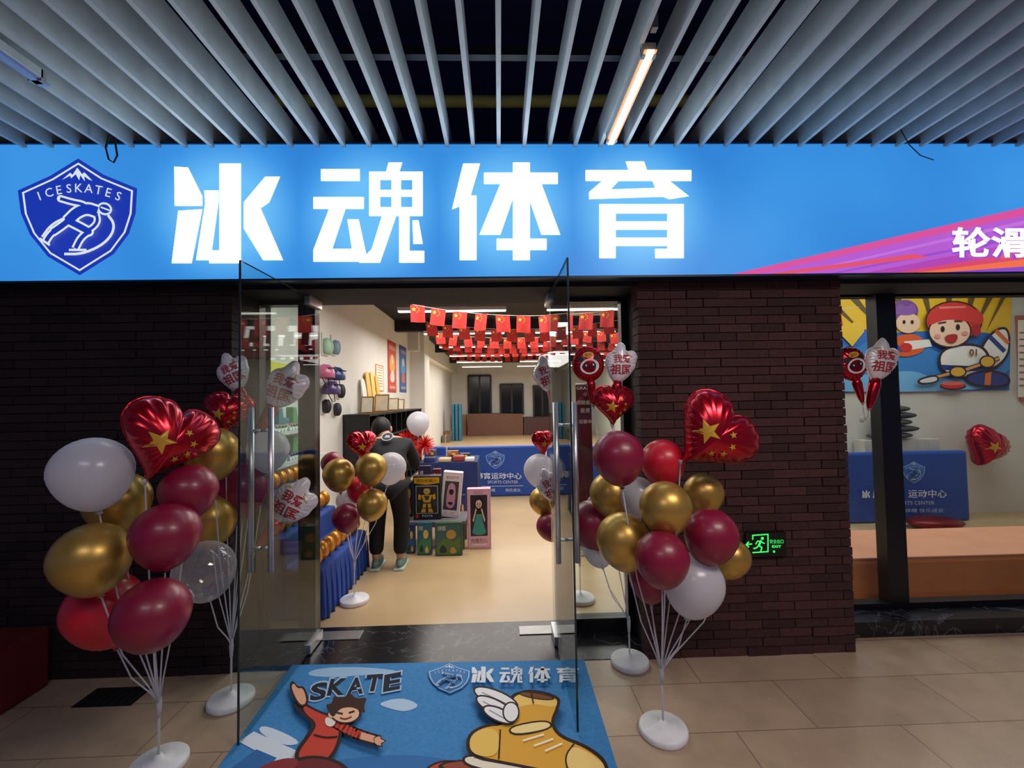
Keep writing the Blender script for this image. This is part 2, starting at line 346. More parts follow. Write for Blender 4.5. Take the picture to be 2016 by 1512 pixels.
# ------------------------------------------------------------ shop sign
zt=at(1008,284,YS).z; zb=at(1008,545,YS).z
sg=thing('light_box_sign','long glowing blue shop sign with white characters over the entrance','sign',(0,YS,zb))
build(MB().box((-4.3,YS+.004,zb),(4.3,YB+.005,zt)),'housing',M('#1a2a44',.5),sg)
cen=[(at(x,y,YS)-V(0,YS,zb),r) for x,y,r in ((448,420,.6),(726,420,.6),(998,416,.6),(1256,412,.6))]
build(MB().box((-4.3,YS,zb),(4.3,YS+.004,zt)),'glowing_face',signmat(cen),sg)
for z in (zb-.006,zt+.006): build(MB().box((-4.3,YS-.012,z-.006),(4.3,YS+.02,z+.006)),'rim',M('#27384f',.4,.5),sg)
pf=lambda x,y,off:at(x,y,YS-.002-off)
for ch in '冰魂体育':
    a=Art(pf,.0008,4); a.polys(CHARS[ch][4],'#f4fbff'); a.build('character',sg)
def yb_(x):
    v=[y for y in range(500,580) if at(x,y,YS).z<zb]; return v[0]-1
a=Art(pf,.0008,1.0)
a.poly([(1440,yb_(1440)),(2016,408),(2250,356),(2250,yb_(2250))],'#b45ad0')
a.poly([(1440,yb_(1440)),(2016,408),(2250,356),(2250,370),(2016,424),(1490,yb_(1490))],'#d8509c')
for i in range(5): a.poly([(1560+i*70,yb_(1560)),(2250,380+i*34),(2250,390+i*34),(1575+i*70,yb_(1590))],('#c070dc','#9a4cc8')[i%2])
a.poly([(1500,yb_(1500)),(1800,500),(1830,506),(1560,yb_(1560))],'#e0506c')
a.poly([(1700,yb_(1700)),(2250,430),(2250,yb_(2250))],'#b044b4'); a.poly([(1760,yb_(1760)),(2250,460),(2250,yb_(2250))],'#d8486c'); a.poly([(1800,yb_(1800)),(2250,482),(2250,yb_(2250))],'#f07048'); a.poly([(1856,yb_(1856)),(2250,508),(2250,yb_(2250))],'#8a48c8'); a.build('purple_wedge',sg)
a=Art(pf,.0008,1.5); a.k=24; a.text('轮滑',1952,480,62,'#7a3fb0',bold=.05,wd=160); a.text('轮滑',1950,477,60,'#f6f2ff',bold=.025,wd=152); a.build('lettering',sg)
a=Art(pf,.0006,.85); shield(a,154,427,1,'#1838b8','#e8f2ff'); a.build('emblem',sg)
# ------------------------------------------------------------ doors and windows
XL,XR=at(630,900,YD).x,at(1083,900,YD).x
ZT=2.29
YO=2.14
def door(n,X):
    d=sgroup('door_%d'%n,(X,YD,0)); 
    build(MB().box((X-.005,YO,.02),(X+.005,YD-.02,ZT)),'glass_panel',GLASS,d)
    build(MB().box((X-.005,YO-.002,.02),(X+.005,YO+.001,ZT)),'glass_edge',M('#1d2e33',.2),d)
    build(MB().box((X-.005,YO,ZT),(X+.005,YD-.02,ZT+.002)),'glass_edge',M('#1d2e33',.2),d)
    for z0,z1 in ((.012,.07),(ZT-.05,ZT+.01)): build(MB().box((X-.018,YD-.2,z0),(X+.018,YD,z1)),'hinge_patch',CHROME,d,bevel=.003)
    for s in (-1,1):
        x=X+s*.05; h=build(MB().tube([(x,2.33,.74),(x,2.33,1.58)],.014,14),'handle',CHROME,d,smooth=True)
        for z in (.86,1.46): build(MB().tube([(X,2.33,z),(x,2.33,z)],.008,8),'handle_mount',CHROME,h,smooth=True)
door(1,XL); door(2,XR)
for a,b in ((625,710),(1022,1130)):
    yy=1253 if a<900 else 1242
    p,q=atz(a,yy,.005),atz(b,yy,.005)
    tag(build(MB().box((p.x,p.y-.055,.004),(q.x,p.y+.055,.01)),'floor_spring_cover',M('#a9a9a8',.4,.7),bevel=.002),'steel floor spring cover plate beneath the %s glass door'%('egg display side' if a<900 else 'brick pillar side'),'floor plate','floor spring plates')
fr=MB()
zh=ZT+.012
fr.box((XL-.10,YD-.03,0),(XL-.02,YD+.05,zh)).box((XR+.02,YD-.03,0),(XR+.05,YD+.05,zh)).box((xl-.1,YD-.04,zh),(xr0+.1,YD+.06,zh+.12))
struct(build(fr,'trim_2',BLACK))
def window(n,x0,x1,z0,z1,y,muls=(),fwid=.05):
    w=sgroup('window_%d'%n,(x0,y,0)); f=MB()
    f.box((x0,y-.04,0),(x1,y+.04,z0)).box((x0,y-.04,z1),(x1,y+.04,z1+.05)).box((x0,y-.04,z0),(x0+fwid,y+.04,z1)).box((x1-fwid,y-.04,z0),(x1,y+.04,z1))
    for a,b in muls: f.box((a,y-.045,z0),(b,y+.045,z1))
    build(f,'window_frame',BLACK,w); build(MB().box((x0+.01,y-.004,z0),(x1-.01,y+.004,z1)),'pane',GLASS,w)
window(1,xl-.03,XL-.10,.06,ZT-.02,YD,fwid=.03)
window(2,XR+.05,xr0+.06,.1,ZT-.02,YD,fwid=.085)
mx0,mx1=at(1728,900,YD).x,at(1766,900,YD).x
window(3,xr1-.1,7.2,.14,2.3,YD,[(mx0,mx1),(mx0+1.75,mx1+1.75)],.06)
struct(build(MB().box((xr1-.02,2.88,0),(7.2,YD-.03,.10)),'trim_3',marblemat()))
# ------------------------------------------------------------ interior ceiling lamps, bunting
ORD=['nearest','second','third','fourth','fifth','sixth','seventh','eighth','ninth','tenth']
lampm=M('#fff6e6',.5,0,6)
for j,y in enumerate((6.4,8.6,10.8,13.0,15.2,17.4)):
    for x0,x1,nm in ((-1.45,.12,'over the counter side'),(.72,2.3,'over the middle'),(2.75,4.2,'beside the partition')):
        t=thing('ceiling_lamp','white linear ceiling lamp %s, %s row from the door'%(nm,ORD[j]),'ceiling lamp',(x0,y,2.9),'linear lamps in the hall')
        build(MB().box((x0,y-.04,2.9),(x1,y+.04,2.95)),'housing',M('#dcdcd8',.4),t); build(MB().box((x0+.01,y-.035,2.885),(x1-.01,y+.035,2.9)),'diffuser',lampm,t)
        for xx in (x0+.2,x1-.2): build(MB().tube([(xx,y,2.95),(xx,y,3.35)],.004,6),'hanging_wire',M('#888888',.4),t)
beam=MB()
for y in (5.8,9.7,14,18): beam.box((HALLX0,y-.1,3.12),(HALLX1,y+.1,3.35))
struct(build(beam,'trim_4',M('#191a24',.8)))
FH=.2
wv=lambda x,z:.012*sin(x*42+1)*(-z/FH)
fb=MB(); fb.mat(M('#b8261f',.75,0,0,.05)); nx,nz=6,4
fb.add([(-.085+.17*i/nx,wv(-.085+.17*i/nx,-FH*k/nz),-FH*k/nz) for k in range(nz+1) for i in range(nx+1)],[(k*(nx+1)+i,k*(nx+1)+i+1,(k+1)*(nx+1)+i+1,(k+1)*(nx+1)+i) for k in range(nz) for i in range(nx)])
fb.mat(M('#e8c23a',.7,0,0,0))
for cx,cz,r in ((-.045,-.05,.028),(-.005,-.022,.009),(.014,-.038,.009),(.014,-.062,.009),(-.005,-.082,.009)):
    fb.add([(cx+(r if i%2==0 else r*.4)*sin(pi*i/5),wv(cx,cz)-.006,cz+(r if i%2==0 else r*.4)*cos(pi*i/5)) for i in range(10)],[range(10)])
fm=fb.mesh('flag')
for j,(y,yp,sg_,x0p) in enumerate(((5.2,598,.16,805),(6.8,634,.13,836),(8.2,655,.12,856),(9.9,670,.12,868),(12.,683,.1,880),(14.5,696,.1,888))):
    x0,x1=at(x0p,yp,y).x,HALLX1-.02; z=at(x0p,yp,y).z
    t=thing('flag_bunting','string of red flags with yellow stars, %s string from the door'%ORD[j],'bunting',(x0,y,z),'flag strings under the hall ceiling')
    sag=lambda x:-sg_*(1-(abs((x-x0)%3-1.5)/1.5)**2)
    build(MB().tube([(x0-.35,y,3.35)]+[(x,y,z+sag(x)) for x in [x0+(x1-x0)*i/40 for i in range(41)]],.003,5),'cord',M('#c9c4b8',.6),t)
    x=x0+.1
    while x<x1-.1: f=inst(fm,'flag',t,(x-x0,0,sag(x))); f.rotation_euler=(random.uniform(-.1,.1),random.uniform(-.12,.12),random.uniform(-.6,.6)); x+=.25
# ------------------------------------------------------------ door mat
mp=[atz(575,1312),atz(1150,1302),atz(1272,1700),atz(296,1700)]
mt=thing('door_mat','large blue printed mat with skating boy and winged shoe','mat',(sum((p.x for p in mp))/4,sum((p.y for p in mp))/4,0))
build(MB().prism([p+V(0,0,.001) for p in mp],(0,0,.008)),'mat_base',M('#3a86c4',.85,0,0,.12,0,60),mt)
a=Art(lambda x,y,o:atz(x,y,.0095+o),.0004,0,.85)
a.sp([(600,1330),(620,1316),(700,1312),(790,1320),(784,1332),(720,1328),(660,1334)],'#9cc4e6'); a.sp([(740,1385),(790,1372),(830,1388),(800,1402),(770,1396)],'#b4d2ec')
a.sp([(505,1440),(520,1425),(600,1462),(560,1470)],'#cfe0f0'); a.poly([(470,1460),(500,1440),(660,1512),(600,1530)],'#d4e2ee')
a.sp([(760,1480),(930,1500),(1000,1600),(500,1620),(540,1520)],'#2f72b4'); a.poly([(455,1512),(505,1475),(545,1492),(470,1570)],'#2b68a8')
for i,ch in enumerate('SKATE'):
    x=628+i*36; y=1359-i*4.6+(2,-2,1,-1,2)[i]; ro=-7+(-3,4,-2,3,-4)[i]
    a.text(ch,x,y,39,'#a8c8e4',rot=ro,bold=.06,shear=.3,wd=40); a.text(ch,x,y,33,'#141b2e',rot=ro,bold=.035,shear=.3,wd=34)
    if ch=='A': a.text('-',x+6,y+4,3,'#a8c8e4',rot=ro)
shield(a,885,1335,.27,'#3a7fc0','#d6e4f0',kx=1.35)
chars(a,'冰魂体育',1034,1328,32,14,'#e4ecf2',0,1.3)
K='#2a1512'
a.sp([(590,1372),(606,1388),(640,1404),(668,1408),(676,1440),(662,1486),(632,1510),(588,1506),(576,1484),(604,1446),(616,1424),(590,1404),(576,1384)],K)
a.sp([(596,1386),(612,1396),(644,1410),(664,1414),(669,1440),(656,1482),(630,1502),(594,1498),(585,1484),(612,1448),(626,1424),(600,1404)],'#c8402f')
a.line([(656,1420),(690,1440),(718,1450),(744,1458)],22,K,True); a.line([(656,1420),(690,1440),(716,1449)],16,'#c8402f',True); a.line([(714,1449),(742,1457)],14,'#e2a98a')
a.sp([(734,1450),(752,1446),(750,1454),(764,1458),(750,1464),(756,1472),(738,1468)],K); a.sp([(736,1452),(750,1449),(748,1455),(760,1459),(748,1463),(752,1469),(738,1465)],'#e2a98a')
a.sp([(640,1410),(664,1414),(656,1432),(640,1428)],'#e8e2d8'); a.line([(618,1446),(640,1452),(664,1450)],3,K,True)
a.sp([(568,1350),(576,1338),(586,1352),(598,1350),(606,1368),(608,1386),(592,1394),(578,1376)],K); a.sp([(573,1352),(578,1344),(586,1356),(596,1354),(602,1370),(603,1384),(593,1389),(582,1374)],'#e2a98a')
a.ell(680,1404,30,21,K); a.ell(680,1404,27,18,'#ecbd9a'); a.ell(653,1407,7,6,'#ecbd9a')
a.sp([(648,1404),(640,1386),(654,1386),(656,1368),(674,1376),(690,1362),(700,1376),(724,1372),(716,1390),(720,1406),(706,1397),(690,1391),(668,1395),(656,1414)],'#3a1d16')
a.line([(664,1403),(674,1405)],3.5,K); a.line([(688,1403),(697,1400)],3.5,K); a.line([(670,1413),(680,1416),(692,1411)],2.5,'#8a2a22',True)
a.sp([(586,1490),(630,1486),(676,1500),(700,1530),(690,1600),(640,1640),(620,1570),(560,1560),(470,1600),(440,1570),(500,1520)],K); a.sp([(590,1496),(630,1492),(670,1505),(692,1532),(682,1594),(646,1626),(626,1562),(560,1550),(474,1588),(452,1568),(506,1526)],'#6e2026')
a.ell(540,1515,50,16,'#8a2c32',-20); a.ell(480,1590,60,36,K); a.ell(480,1590,54,30,'#a32222')
# winged high-top skate
for cx_,cy_ in ((886,1524),(985,1556),(1085,1572),(1170,1580)):
    a.ell(cx_,cy_,52,28,K); a.ell(cx_,cy_,47,24,'#c05038'); a.ell(cx_,cy_,28,13,'#f0b04a'); a.ell(cx_,cy_,10,5,K)
a.sp([(860,1502),(930,1492),(1060,1518),(1190,1540),(1196,1572),(1080,1560),(960,1530),(868,1518)],K); a.sp([(868,1504),(930,1496),(1060,1522),(1186,1543),(1190,1567),(1080,1555),(960,1525),(876,1514)],'#9a4a34')
a.sp([(912,1482),(1000,1494),(1100,1514),(1196,1522),(1204,1550),(1090,1546),(990,1526),(908,1508)],K); a.sp([(917,1486),(1000,1499),(1100,1519),(1191,1527),(1197,1545),(1090,1541),(990,1521),(914,1504)],'#efe6d0')
a.sp([(1004,1372),(1012,1364),(1046,1355),(1104,1370),(1102,1392),(1088,1424),(1106,1448),(1156,1466),(1196,1496),(1200,1532),(1100,1526),(1000,1506),(920,1492),(916,1448),(950,1426),(990,1422),(1000,1398)],K)
a.sp([(1010,1376),(1018,1368),(1046,1360),(1098,1374),(1096,1390),(1081,1424),(1100,1453),(1150,1471),(1189,1500),(1192,1526),(1100,1520),(1000,1500),(927,1486),(923,1450),(953,1431),(994,1428),(1006,1400)],'#e2aa3a')
a.sp([(1010,1376),(1018,1368),(1046,1360),(1098,1374),(1095,1395),(1052,1384),(1008,1396)],'#f4d070'); a.ell(1056,1370,36,6.5,K,9); a.ell(1056,1370,32,4.5,'#7a4a1c',9)
a.sp([(996,1430),(1078,1414),(1094,1434),(1010,1452)],K); a.sp([(1001,1432),(1076,1418),(1088,1433),(1012,1447)],'#f8e098')
a.sp([(923,1450),(953,1431),(985,1440),(980,1492),(927,1486)],'#f0c860'); a.line([(985,1436),(982,1494)],3,K,True)
a.sp([(1128,1464),(1189,1500),(1192,1526),(1118,1518),(1112,1490)],'#f4d480'); a.line([(1130,1464),(1112,1488),(1118,1518)],3,K,True)
for i in range(3): a.line([(1030+i*22,1458+i*10),(1070+i*18,1446+i*9)],4,'#fff4d0'); 
a.line([(1046,1362),(1050,1384)],2.5,K)
for cx_,cy_,rx_,ry_,ro_ in ((976,1374,44,13,22),(974,1391,38,12,26),(982,1407,31,11,24)):
    a.ell(cx_,cy_,rx_+4,ry_+3.5,K,ro_); a.ell(cx_,cy_,rx_,ry_,'#f0f2f4',ro_); a.line([(cx_-rx_*.6,cy_-ry_*.8),(cx_+rx_*.5,cy_+ry_*.9)],2,'#8a94a4')
a.ell(1006,1402,17,21,K); a.ell(1006,1402,14,18,'#f0f2f4')
a.build('printed_picture',mt)
# ------------------------------------------------------------ balloons
def latex(c): return M(c,.38,0,0,.03,.15)
COLS={'maroon':latex('#861236'),'red':latex('#cc1730'),'gold':M('#c09a4c',.36,.65,0,.03,.1),'white':PEARL,'clear':CLEAR}
FOIL=M('#b80e26',.25,.75,0,.15,.3,14); FOILW=M('#f0eaec',.35,.15,0,.04,.2); YEL=M('#d8a836',.35,.3,0,0)
prof=[]
for i in range(19):
    p=pi*.975*i/18; z=cos(p); prof.append((sin(p)*(1-.1*max(0,-z)),z if z>0 else 1.2*z))
BME={}
for k,m in COLS.items():
    b=MB().lathe(prof,n=28).mesh('envelope',smooth=True); b.materials.append(m)
    n_=MB().lathe([(.05,-1.15),(.045,-1.2),(.1,-1.3),(.0,-1.29)],n=10).mesh('knot',smooth=True); n_.materials.append(m); BME[k]=(b,n_)
class Puff:
    def __init__(s,outl,T,wr=.0): 
        s.o=outl;s.T=T;s.wr=wr
        tb=sorted((math.atan2(y,x),math.hypot(x,y)) for x,y in outl); s.tb=[(tb[-1][0]-2*pi,tb[-1][1])]+tb+[(tb[0][0]+2*pi,tb[0][1])]
    def rad(s,a):
        for (a0,q0),(a1,q1) in zip(s.tb,s.tb[1:]):
            if a0<=a<=a1: return q0+(q1-q0)*((a-a0)/(a1-a0+1e-9))
        return 1
    def z(s,x,y):
        t=min(1,math.hypot(x,y)/s.rad(math.atan2(y,x))); return s.T*math.sqrt(max(0,1-t*t))
    def mesh(s,name,m,n=96,nr=10):
        mb=MB(); vs=[]; A=[-pi+2*pi*i/n for i in range(n)]; rr=[s.rad(q) for q in A]
        for sd in (-1,1):
            for k in range(nr+1):
                t=sin(pi/2*k/nr)
                for i,q in enumerate(A):
                    h=s.T*math.sqrt(max(0,1-t*t))*(1+s.wr*t**6*sin(q*24)*1.0)
                    vs.append(V(rr[i]*t*cos(q),sd*h,rr[i]*t*sin(q)))
        fs=[]
        for sd in range(2):
            b=sd*(nr+1)*n
            for k in range(nr):
                for i in range(n):
                    f=(b+k*n+i,b+k*n+(i+1)%n,b+(k+1)*n+(i+1)%n,b+(k+1)*n+i); fs.append(f if sd==0 else f[::-1])
        b0=nr*n; e0=len(vs)
        for i,q in enumerate(A): vs.append(V(rr[i]*1.04*cos(q),.01*sin(q*30),rr[i]*1.04*sin(q)))
        for i in range(n): fs.append((b0+i,b0+(i+1)%n,e0+(i+1)%n,e0+i))
        mb.mat(m).add(vs,fs); return mb.mesh(name,smooth=True)
    def fn(s,x,y,o): return V(x,-(s.z(x,-y)+.015+o),-y)
def hx(t):
    x=16*sin(t)**3/16.5; y=(13*cos(t)-5*cos(2*t)-2*cos(3*t)-cos(4*t)+2.5)/16.5
    if y>0: y+=.16*math.exp(-(x/.32)**2)
    return (x,y)
HEART=Puff([hx(2*pi*i/96+.001) for i in range(96)],.56,.3)
HAND=Puff(chaikin([(-.15,1.1),(.12,1.0),(.2,.66),(.55,.8),(.8,.55),(.74,.2),(.76,0),(.62,-.25),(.5,-.5),(.2,-.8),(0,-.95),(-.3,-.8),(-.55,-.4),(-.74,0),(-.68,.4),(-.38,.62),(-.3,.88)],True,1),.34,.3)
PANDA=Puff([(cos(2*pi*i/40)*.85,sin(2*pi*i/40)*(.95 if i<20 else .9)) for i in range(40)],.38,.3)
hm=HEART.mesh('envelope',FOIL); gm=HAND.mesh('envelope',FOILW); pm=PANDA.mesh('envelope',FOIL)
def starmesh(spec):
    mb=MB().mat(YEL); 
    for cx,cy,r,ro in spec:
        P=[(cx,cy)]
        for k in (.5,1): P+=[(cx+k*(r if i%2==0 else r*.4)*sin(pi*i/5+ro),cy-k*(r if i%2==0 else r*.4)*cos(pi*i/5+ro)) for i in range(10)]
        mb.add([HEART.fn(x,y,.005) for x,y in P],[(0,1+i,1+(i+1)%10) for i in range(10)]+[(1+i,11+i,11+(i+1)%10,1+(i+1)%10) for i in range(10)])
    return mb.mesh('star')
big=starmesh([(-.25,.02,.3,.1)]); small=[starmesh([q]) for q in ((.18,-.32,.09,.3),(.36,-.12,.09,0),(.36,.12,.09,.5),(.18,.3,.09,.2))]
ar=Art(HAND.fn,.003); ar.text('我爱',0,-.28,.42,'#b3202c',bold=.02,rot=-8); ar.text('祖国',.02,.25,.5,'#b3202c',bold=.02,rot=-8)
ar.line([(-.62,.0),(-.5,-.5),(-.3,-.55)],.04,'#c9a24a'); ar.line([(.22,-.66),(.3,-.5),(.5,-.45)],.04,'#c9a24a'); gtxt=ar.mb.mesh('lettering')
tl=MB().tube([(0,0,-.8),(0,0,-1.1),(0,0,-1.5),(0,0,-2.0),(0,0,-2.3)],[.2,.25,.22,.15,.06],12).mesh('handle',smooth=True); tl.materials.append(FOIL)
ar=Art(PANDA.fn,.004); ar.ell(-.42,-.3,.16,.16,'#17161a'); ar.ell(.42,-.3,.16,.16,'#17161a'); ar.ell(0,.12,.52,.42,'#f1efee'); ar.ell(-.22,.06,.13,.15,'#17161a',20); ar.ell(.22,.06,.13,.15,'#17161a',-20)
ar.ell(-.2,.05,.04,.05,'#ffffff'); ar.ell(.2,.05,.04,.05,'#ffffff'); ar.ell(0,.2,.06,.04,'#17161a'); ar.line([(-.1,.3),(0,.34),(.1,.3)],.03,'#17161a'); ar.ell(0,-.52,.3,.16,'#e8b93c'); ar.text('国庆',0,-.52,.2,'#a01c24')
ptxt=ar.mb.mesh('panda_face')
BASEM=MB().lathe([(0,0),(.108,0),(.113,.006),(.113,.026),(.106,.034),(.06,.036),(.055,.044),(.02,.046),(.014,.06),(.0,.06)],n=36).mesh('base',smooth=True); BASEM.materials.append(M('#ecebee',.4))
def place(it,group,hub):
    kind,px,py,rp,Y,x,lab=it[:7]; c=at(px,py,Y); s=rp*Y/F
    if kind=='b':
        dv=(c-hub); o=thing('balloon',lab,'balloon',c,group); o.rotation_mode='QUATERNION'
        up=(dv.normalized()+V(0,0,.7)).normalized(); o.rotation_quaternion=up.to_track_quat('Z','Y'); o.scale=(s,)*3
        inst(BME[x][0],'envelope',o); inst(BME[x][1],'knot',o); return c-up*s*1.27
    tilt,yw=x; ro=(0,math.radians(tilt),math.radians(yw)); o=thing({'h':'heart_balloon','g':'hand_balloon','p':'panda_balloon'}[kind],lab,'balloon',c,group,ro); o.scale=(s,)*3
    mt_=Euler(ro).to_matrix()
    if kind=='h':
        inst(hm,'envelope',o); inst(big,'star',o)
        for q in small: inst(q,'star',o)
        return c+mt_@V(0,0,-.9)*s
    inst(gm if kind=='g' else pm,'envelope',o); inst(gtxt if kind=='g' else ptxt,'lettering' if kind=='g' else 'panda_face',o); inst(tl,'handle',o); return c+mt_@V(0,0,-2.28)*s
def stick(hub,foot,t):
    mid=hub*.45+foot*.55+V((foot.x-hub.x)*.1,(foot.y-hub.y)*.1,-.02)
    st=MB().tube([hub,hub*.7+mid*.3+V(0,0,.01),mid,foot],.003,6); dd=(foot-mid).normalized()
    st.tube([foot-dd*.012,foot+dd*.012],[.004,.014],8); build(st,'stick',STICK,t,smooth=True)
def stand(bp,hubpy,label,group,items,zbase=0.):
    b=atz(bp[0],bp[1],zbase); t=thing('balloon_stand',label,'balloon stand',b,'balloon stands')
    z=zbase+.15
    for i in range(400):
        zz=zbase+i*.01; v=V(b.x,b.y,zz)-EYE; py=CY-F*v.dot(U)/v.dot(D)
        if py<=hubpy: z=zz; break
    hub=V(b.x,b.y,z)
    inst(BASEM,'base',t); build(MB().tube([b+V(0,0,.05),hub],.005,8),'pole',STICK,t,smooth=True)
    build(MB().lathe([(0,-.06),(.008,-.06),(.011,0),(.008,.03),(0,.03)],hub,12),'hub',STICK,t,smooth=True)
    for it in items: stick(hub,place(it,group,hub),t)
    return t
gA,gB,gC,gD,gE,gF='balloons of the big dark brick wall bunch','balloons behind the open door by dark wall','balloons of the bunch by the pillar','balloons beside the pillar sidelight','balloons of the bunch by the golden eggs','balloons inside behind the sidelight'
stand((312,1512),1385,'white stand of the large bunch before the dark brick wall',gA,[
 ('b',182,928,64,1.82,'white','pearl white balloon topmost at far left of the dark wall bunch'),
 ('b',180,1097,63,1.82,'gold','large gold balloon lowest of the golds at far left edge of bunch'),
 ('b',232,985,54,2.04,'gold','gold balloon half hidden behind the pearl white one'),
 ('b',372,965,49,1.95,'maroon','maroon balloon just under the large red foil heart'),
 ('b',327,1052,58,1.82,'maroon','maroon balloon in the middle of the dark wall bunch'),
 ('b',205,1197,63,2.02,'red','bright red balloon at bottom left of the dark wall bunch'),
 ('b',300,1208,63,1.78,'maroon','lowest maroon balloon in front of the bright red one'),
 ('h',326,872,84,1.9,(24,52),'large red foil heart balloon with star before the dark wall')])
stand((455,1382),1270,'white balloon stand just left of the open glass door',gB,[
 ('b',418,890,48,2.24,'gold','gold balloon right beside the large red foil heart'),
 ('b',468,962,52,2.56,'maroon','maroon balloon seen partly through the open door glass'),
 ('b',412,1020,48,2.42,'gold','gold balloon behind the middle maroon and above the clear one'),
 ('b',403,1122,53,2.2,'clear','clear see-through balloon low beside the dark wall bunch'),
 ('b',528,885,38,2.62,'white','white balloon seen through the left open door glass'),
 ('h',450,815,44,2.4,(8,15),'small red foil heart peeking behind the large foil heart'),
 ('g',460,735,38,2.6,(-18,10),'white hand balloon highest beside the dark brick wall'),
 ('g',560,762,50,2.72,(30,0),'white hand balloon leaning right behind the open door glass'),
 ('g',575,990,50,2.66,(38,0),'white hand balloon low behind the open door glass')])
stand((1306,1443),1322,'white balloon stand in front of the brick pillar',gC,[
 ('h',1396,860,84,2.08,(48,-8),'large red foil heart balloon before the brick pillar'),
 ('b',1217,898,50,2.0,'maroon','maroon balloon at upper left of the pillar bunch'),
 ('b',1305,908,43,2.2,'red','bright red balloon below left of the pillar foil heart'),
 ('b',1310,998,50,1.98,'gold','gold balloon in the centre of the pillar bunch'),
 ('b',1385,970,38,2.24,'gold','gold balloon directly under the large pillar foil heart'),
 ('b',1255,975,36,2.3,'white','white balloon squeezed between two golds of the pillar bunch'),
 ('b',1227,1062,52,2.12,'gold','gold balloon at left edge of pillar bunch, lower one'),
 ('b',1400,1053,51,2.02,'maroon','maroon balloon at right side of the pillar bunch'),
 ('b',1303,1099,52,1.9,'maroon','maroon balloon in the lower middle of the pillar bunch'),
 ('b',1366,1148,57,2.08,'white','pearl white balloon lowest in the pillar bunch'),
 ('b',1440,1097,36,2.26,'gold','gold balloon peeking out beside the exit sign'),
 ('b',1278,1140,38,2.24,'maroon','dark maroon balloon hidden lowest behind the pillar bunch')])
stand((1240,1307),1225,'white balloon stand between pillar sidelight and door',gD,[
 ('b',1203,972,42,2.4,'gold','gold balloon at left edge of pillar bunch, upper one'),
 ('b',1165,1030,44,2.5,'maroon','dark maroon balloon beside the right door handle'),
 ('b',1178,1082,30,2.62,'white','small white balloon low behind right door handle'),
 ('h',1207,800,44,2.5,(4,8),'red foil heart balloon in front of the pillar sidelight'),
 ('p',1158,718,36,2.55,(-6,0),'red panda face balloon in front of the sidelight'),
 ('g',1220,718,40,2.5,(10,0),'white hand balloon beside the panda at the sidelight')])
stand((698,1185),1110,'white balloon stand inside near the golden eggs',gE,[
 ('b',667,933,30,3.5,'gold','gold balloon left of the indoor bunch by the eggs'),
 ('b',731,922,30,3.45,'gold','gold balloon in the middle of the indoor egg bunch'),
 ('b',770,920,29,3.6,'white','white balloon before the person in the dark jacket'),
 ('b',733,992,29,3.45,'gold','lowest gold balloon of the indoor egg bunch'),
 ('b',681,1018,26,3.5,'maroon','dark maroon balloon lowest in the indoor egg bunch'),
 ('b',655,912,22,3.65,'maroon','small maroon balloon behind the indoor gold balloon'),
 ('b',708,962,24,3.65,'red','bright red balloon in centre of the indoor egg bunch'),
 ('b',685,985,22,3.7,'white','white balloon hidden within the indoor egg bunch'),
 ('h',712,878,31,3.55,(0,45),'red foil heart on top of the indoor egg bunch')])
stand((1143,1182),1100,'white balloon stand inside behind the right door edge',gF,[
 ('b',1062,925,31,3.55,'white','white balloon inside left of the right door handles'),
 ('b',1068,985,26,3.7,'gold','gold balloon inside behind the right door edge'),
 ('b',1082,1036,26,3.6,'maroon','maroon balloon inside low behind the right door edge'),
 ('b',1180,1000,28,3.5,'maroon','maroon balloon inside behind the sidelight glass'),
 ('h',1068,872,26,3.6,(0,35),'small red foil heart inside by the right door handles'),
 ('g',1078,738,38,3.45,(-12,0),'white hand balloon high inside the right door edge'),
 ('g',1085,957,36,3.4,(-20,0),'white hand balloon low inside the right door edge')])
# reflections in the right window built as two balloons on an added hook
sp_=at(1697,826,YD-.005); sh_=thing('added_hook','clear hook added on right window to hold two reflections built as balloons','hook',sp_)
build(MB().tube([sp_,sp_+V(0,-.012,0),sp_+V(0,-.03,0)],[.022,.008,.006],12),'suction_cup',STICK,sh_,smooth=True)
for it in (('p',1676,717,36,2.93,(-14,0),'reflection of a red panda balloon, built solid at left edge of right window'),('g',1732,712,44,2.9,(16,0),'reflection of a white hand balloon, built solid over the right window mullion')):
    stick(sp_+V(0,-.03,0),place(it,'reflected balloons built at the right window',sp_),sh_)
# ------------------------------------------------------------ exit sign, drain, plinth
p,q=at(1466,1048,YB-.02),at(1546,1093,YB-.02)
ex=thing('exit_sign','small black exit sign with green running figure on brick pillar','sign',((p.x+q.x)/2,YB-.02,q.z))
build(MB().box((p.x,YB-.035,q.z),(q.x,YB-.012,p.z)),'housing',M('#0c100e',.3),ex,bevel=.003)
a=Art(lambda x,y,o:at(x,y,YB-.0365-o),.0006,1.2); g='#3df06a'
a.line([(1482,1054),(1512,1052),(1512,1086),(1482,1088)],2.4,g); a.line([(1482,1054),(1482,1062)],2.4,g)
a.ell(1501,1060,3,3,g); a.line([(1498,1065),(1494,1074)],4,g); a.line([(1488,1071),(1492,1065),(1499,1067),(1505,1070)],2.2,g); a.line([(1494,1074),(1500,1078),(1498,1085)],2.6,g); a.line([(1494,1074),(1489,1079),(1484,1080)],2.6,g)
a.line([(1469,1072),(1480,1071)],2.6,g); a.line([(1474,1067),(1469,1072),(1474,1077)],2.4,g)
a.text('安全出口',1529,1066,8,g,wd=27); a.text('EXIT',1529,1076,5,g,wd=18,bold=.03); a.poly(rect(1522,1084,1526,1088),g); a.build('lit_pictogram',ex)
p,q=atz(192,1356),atz(246,1390)
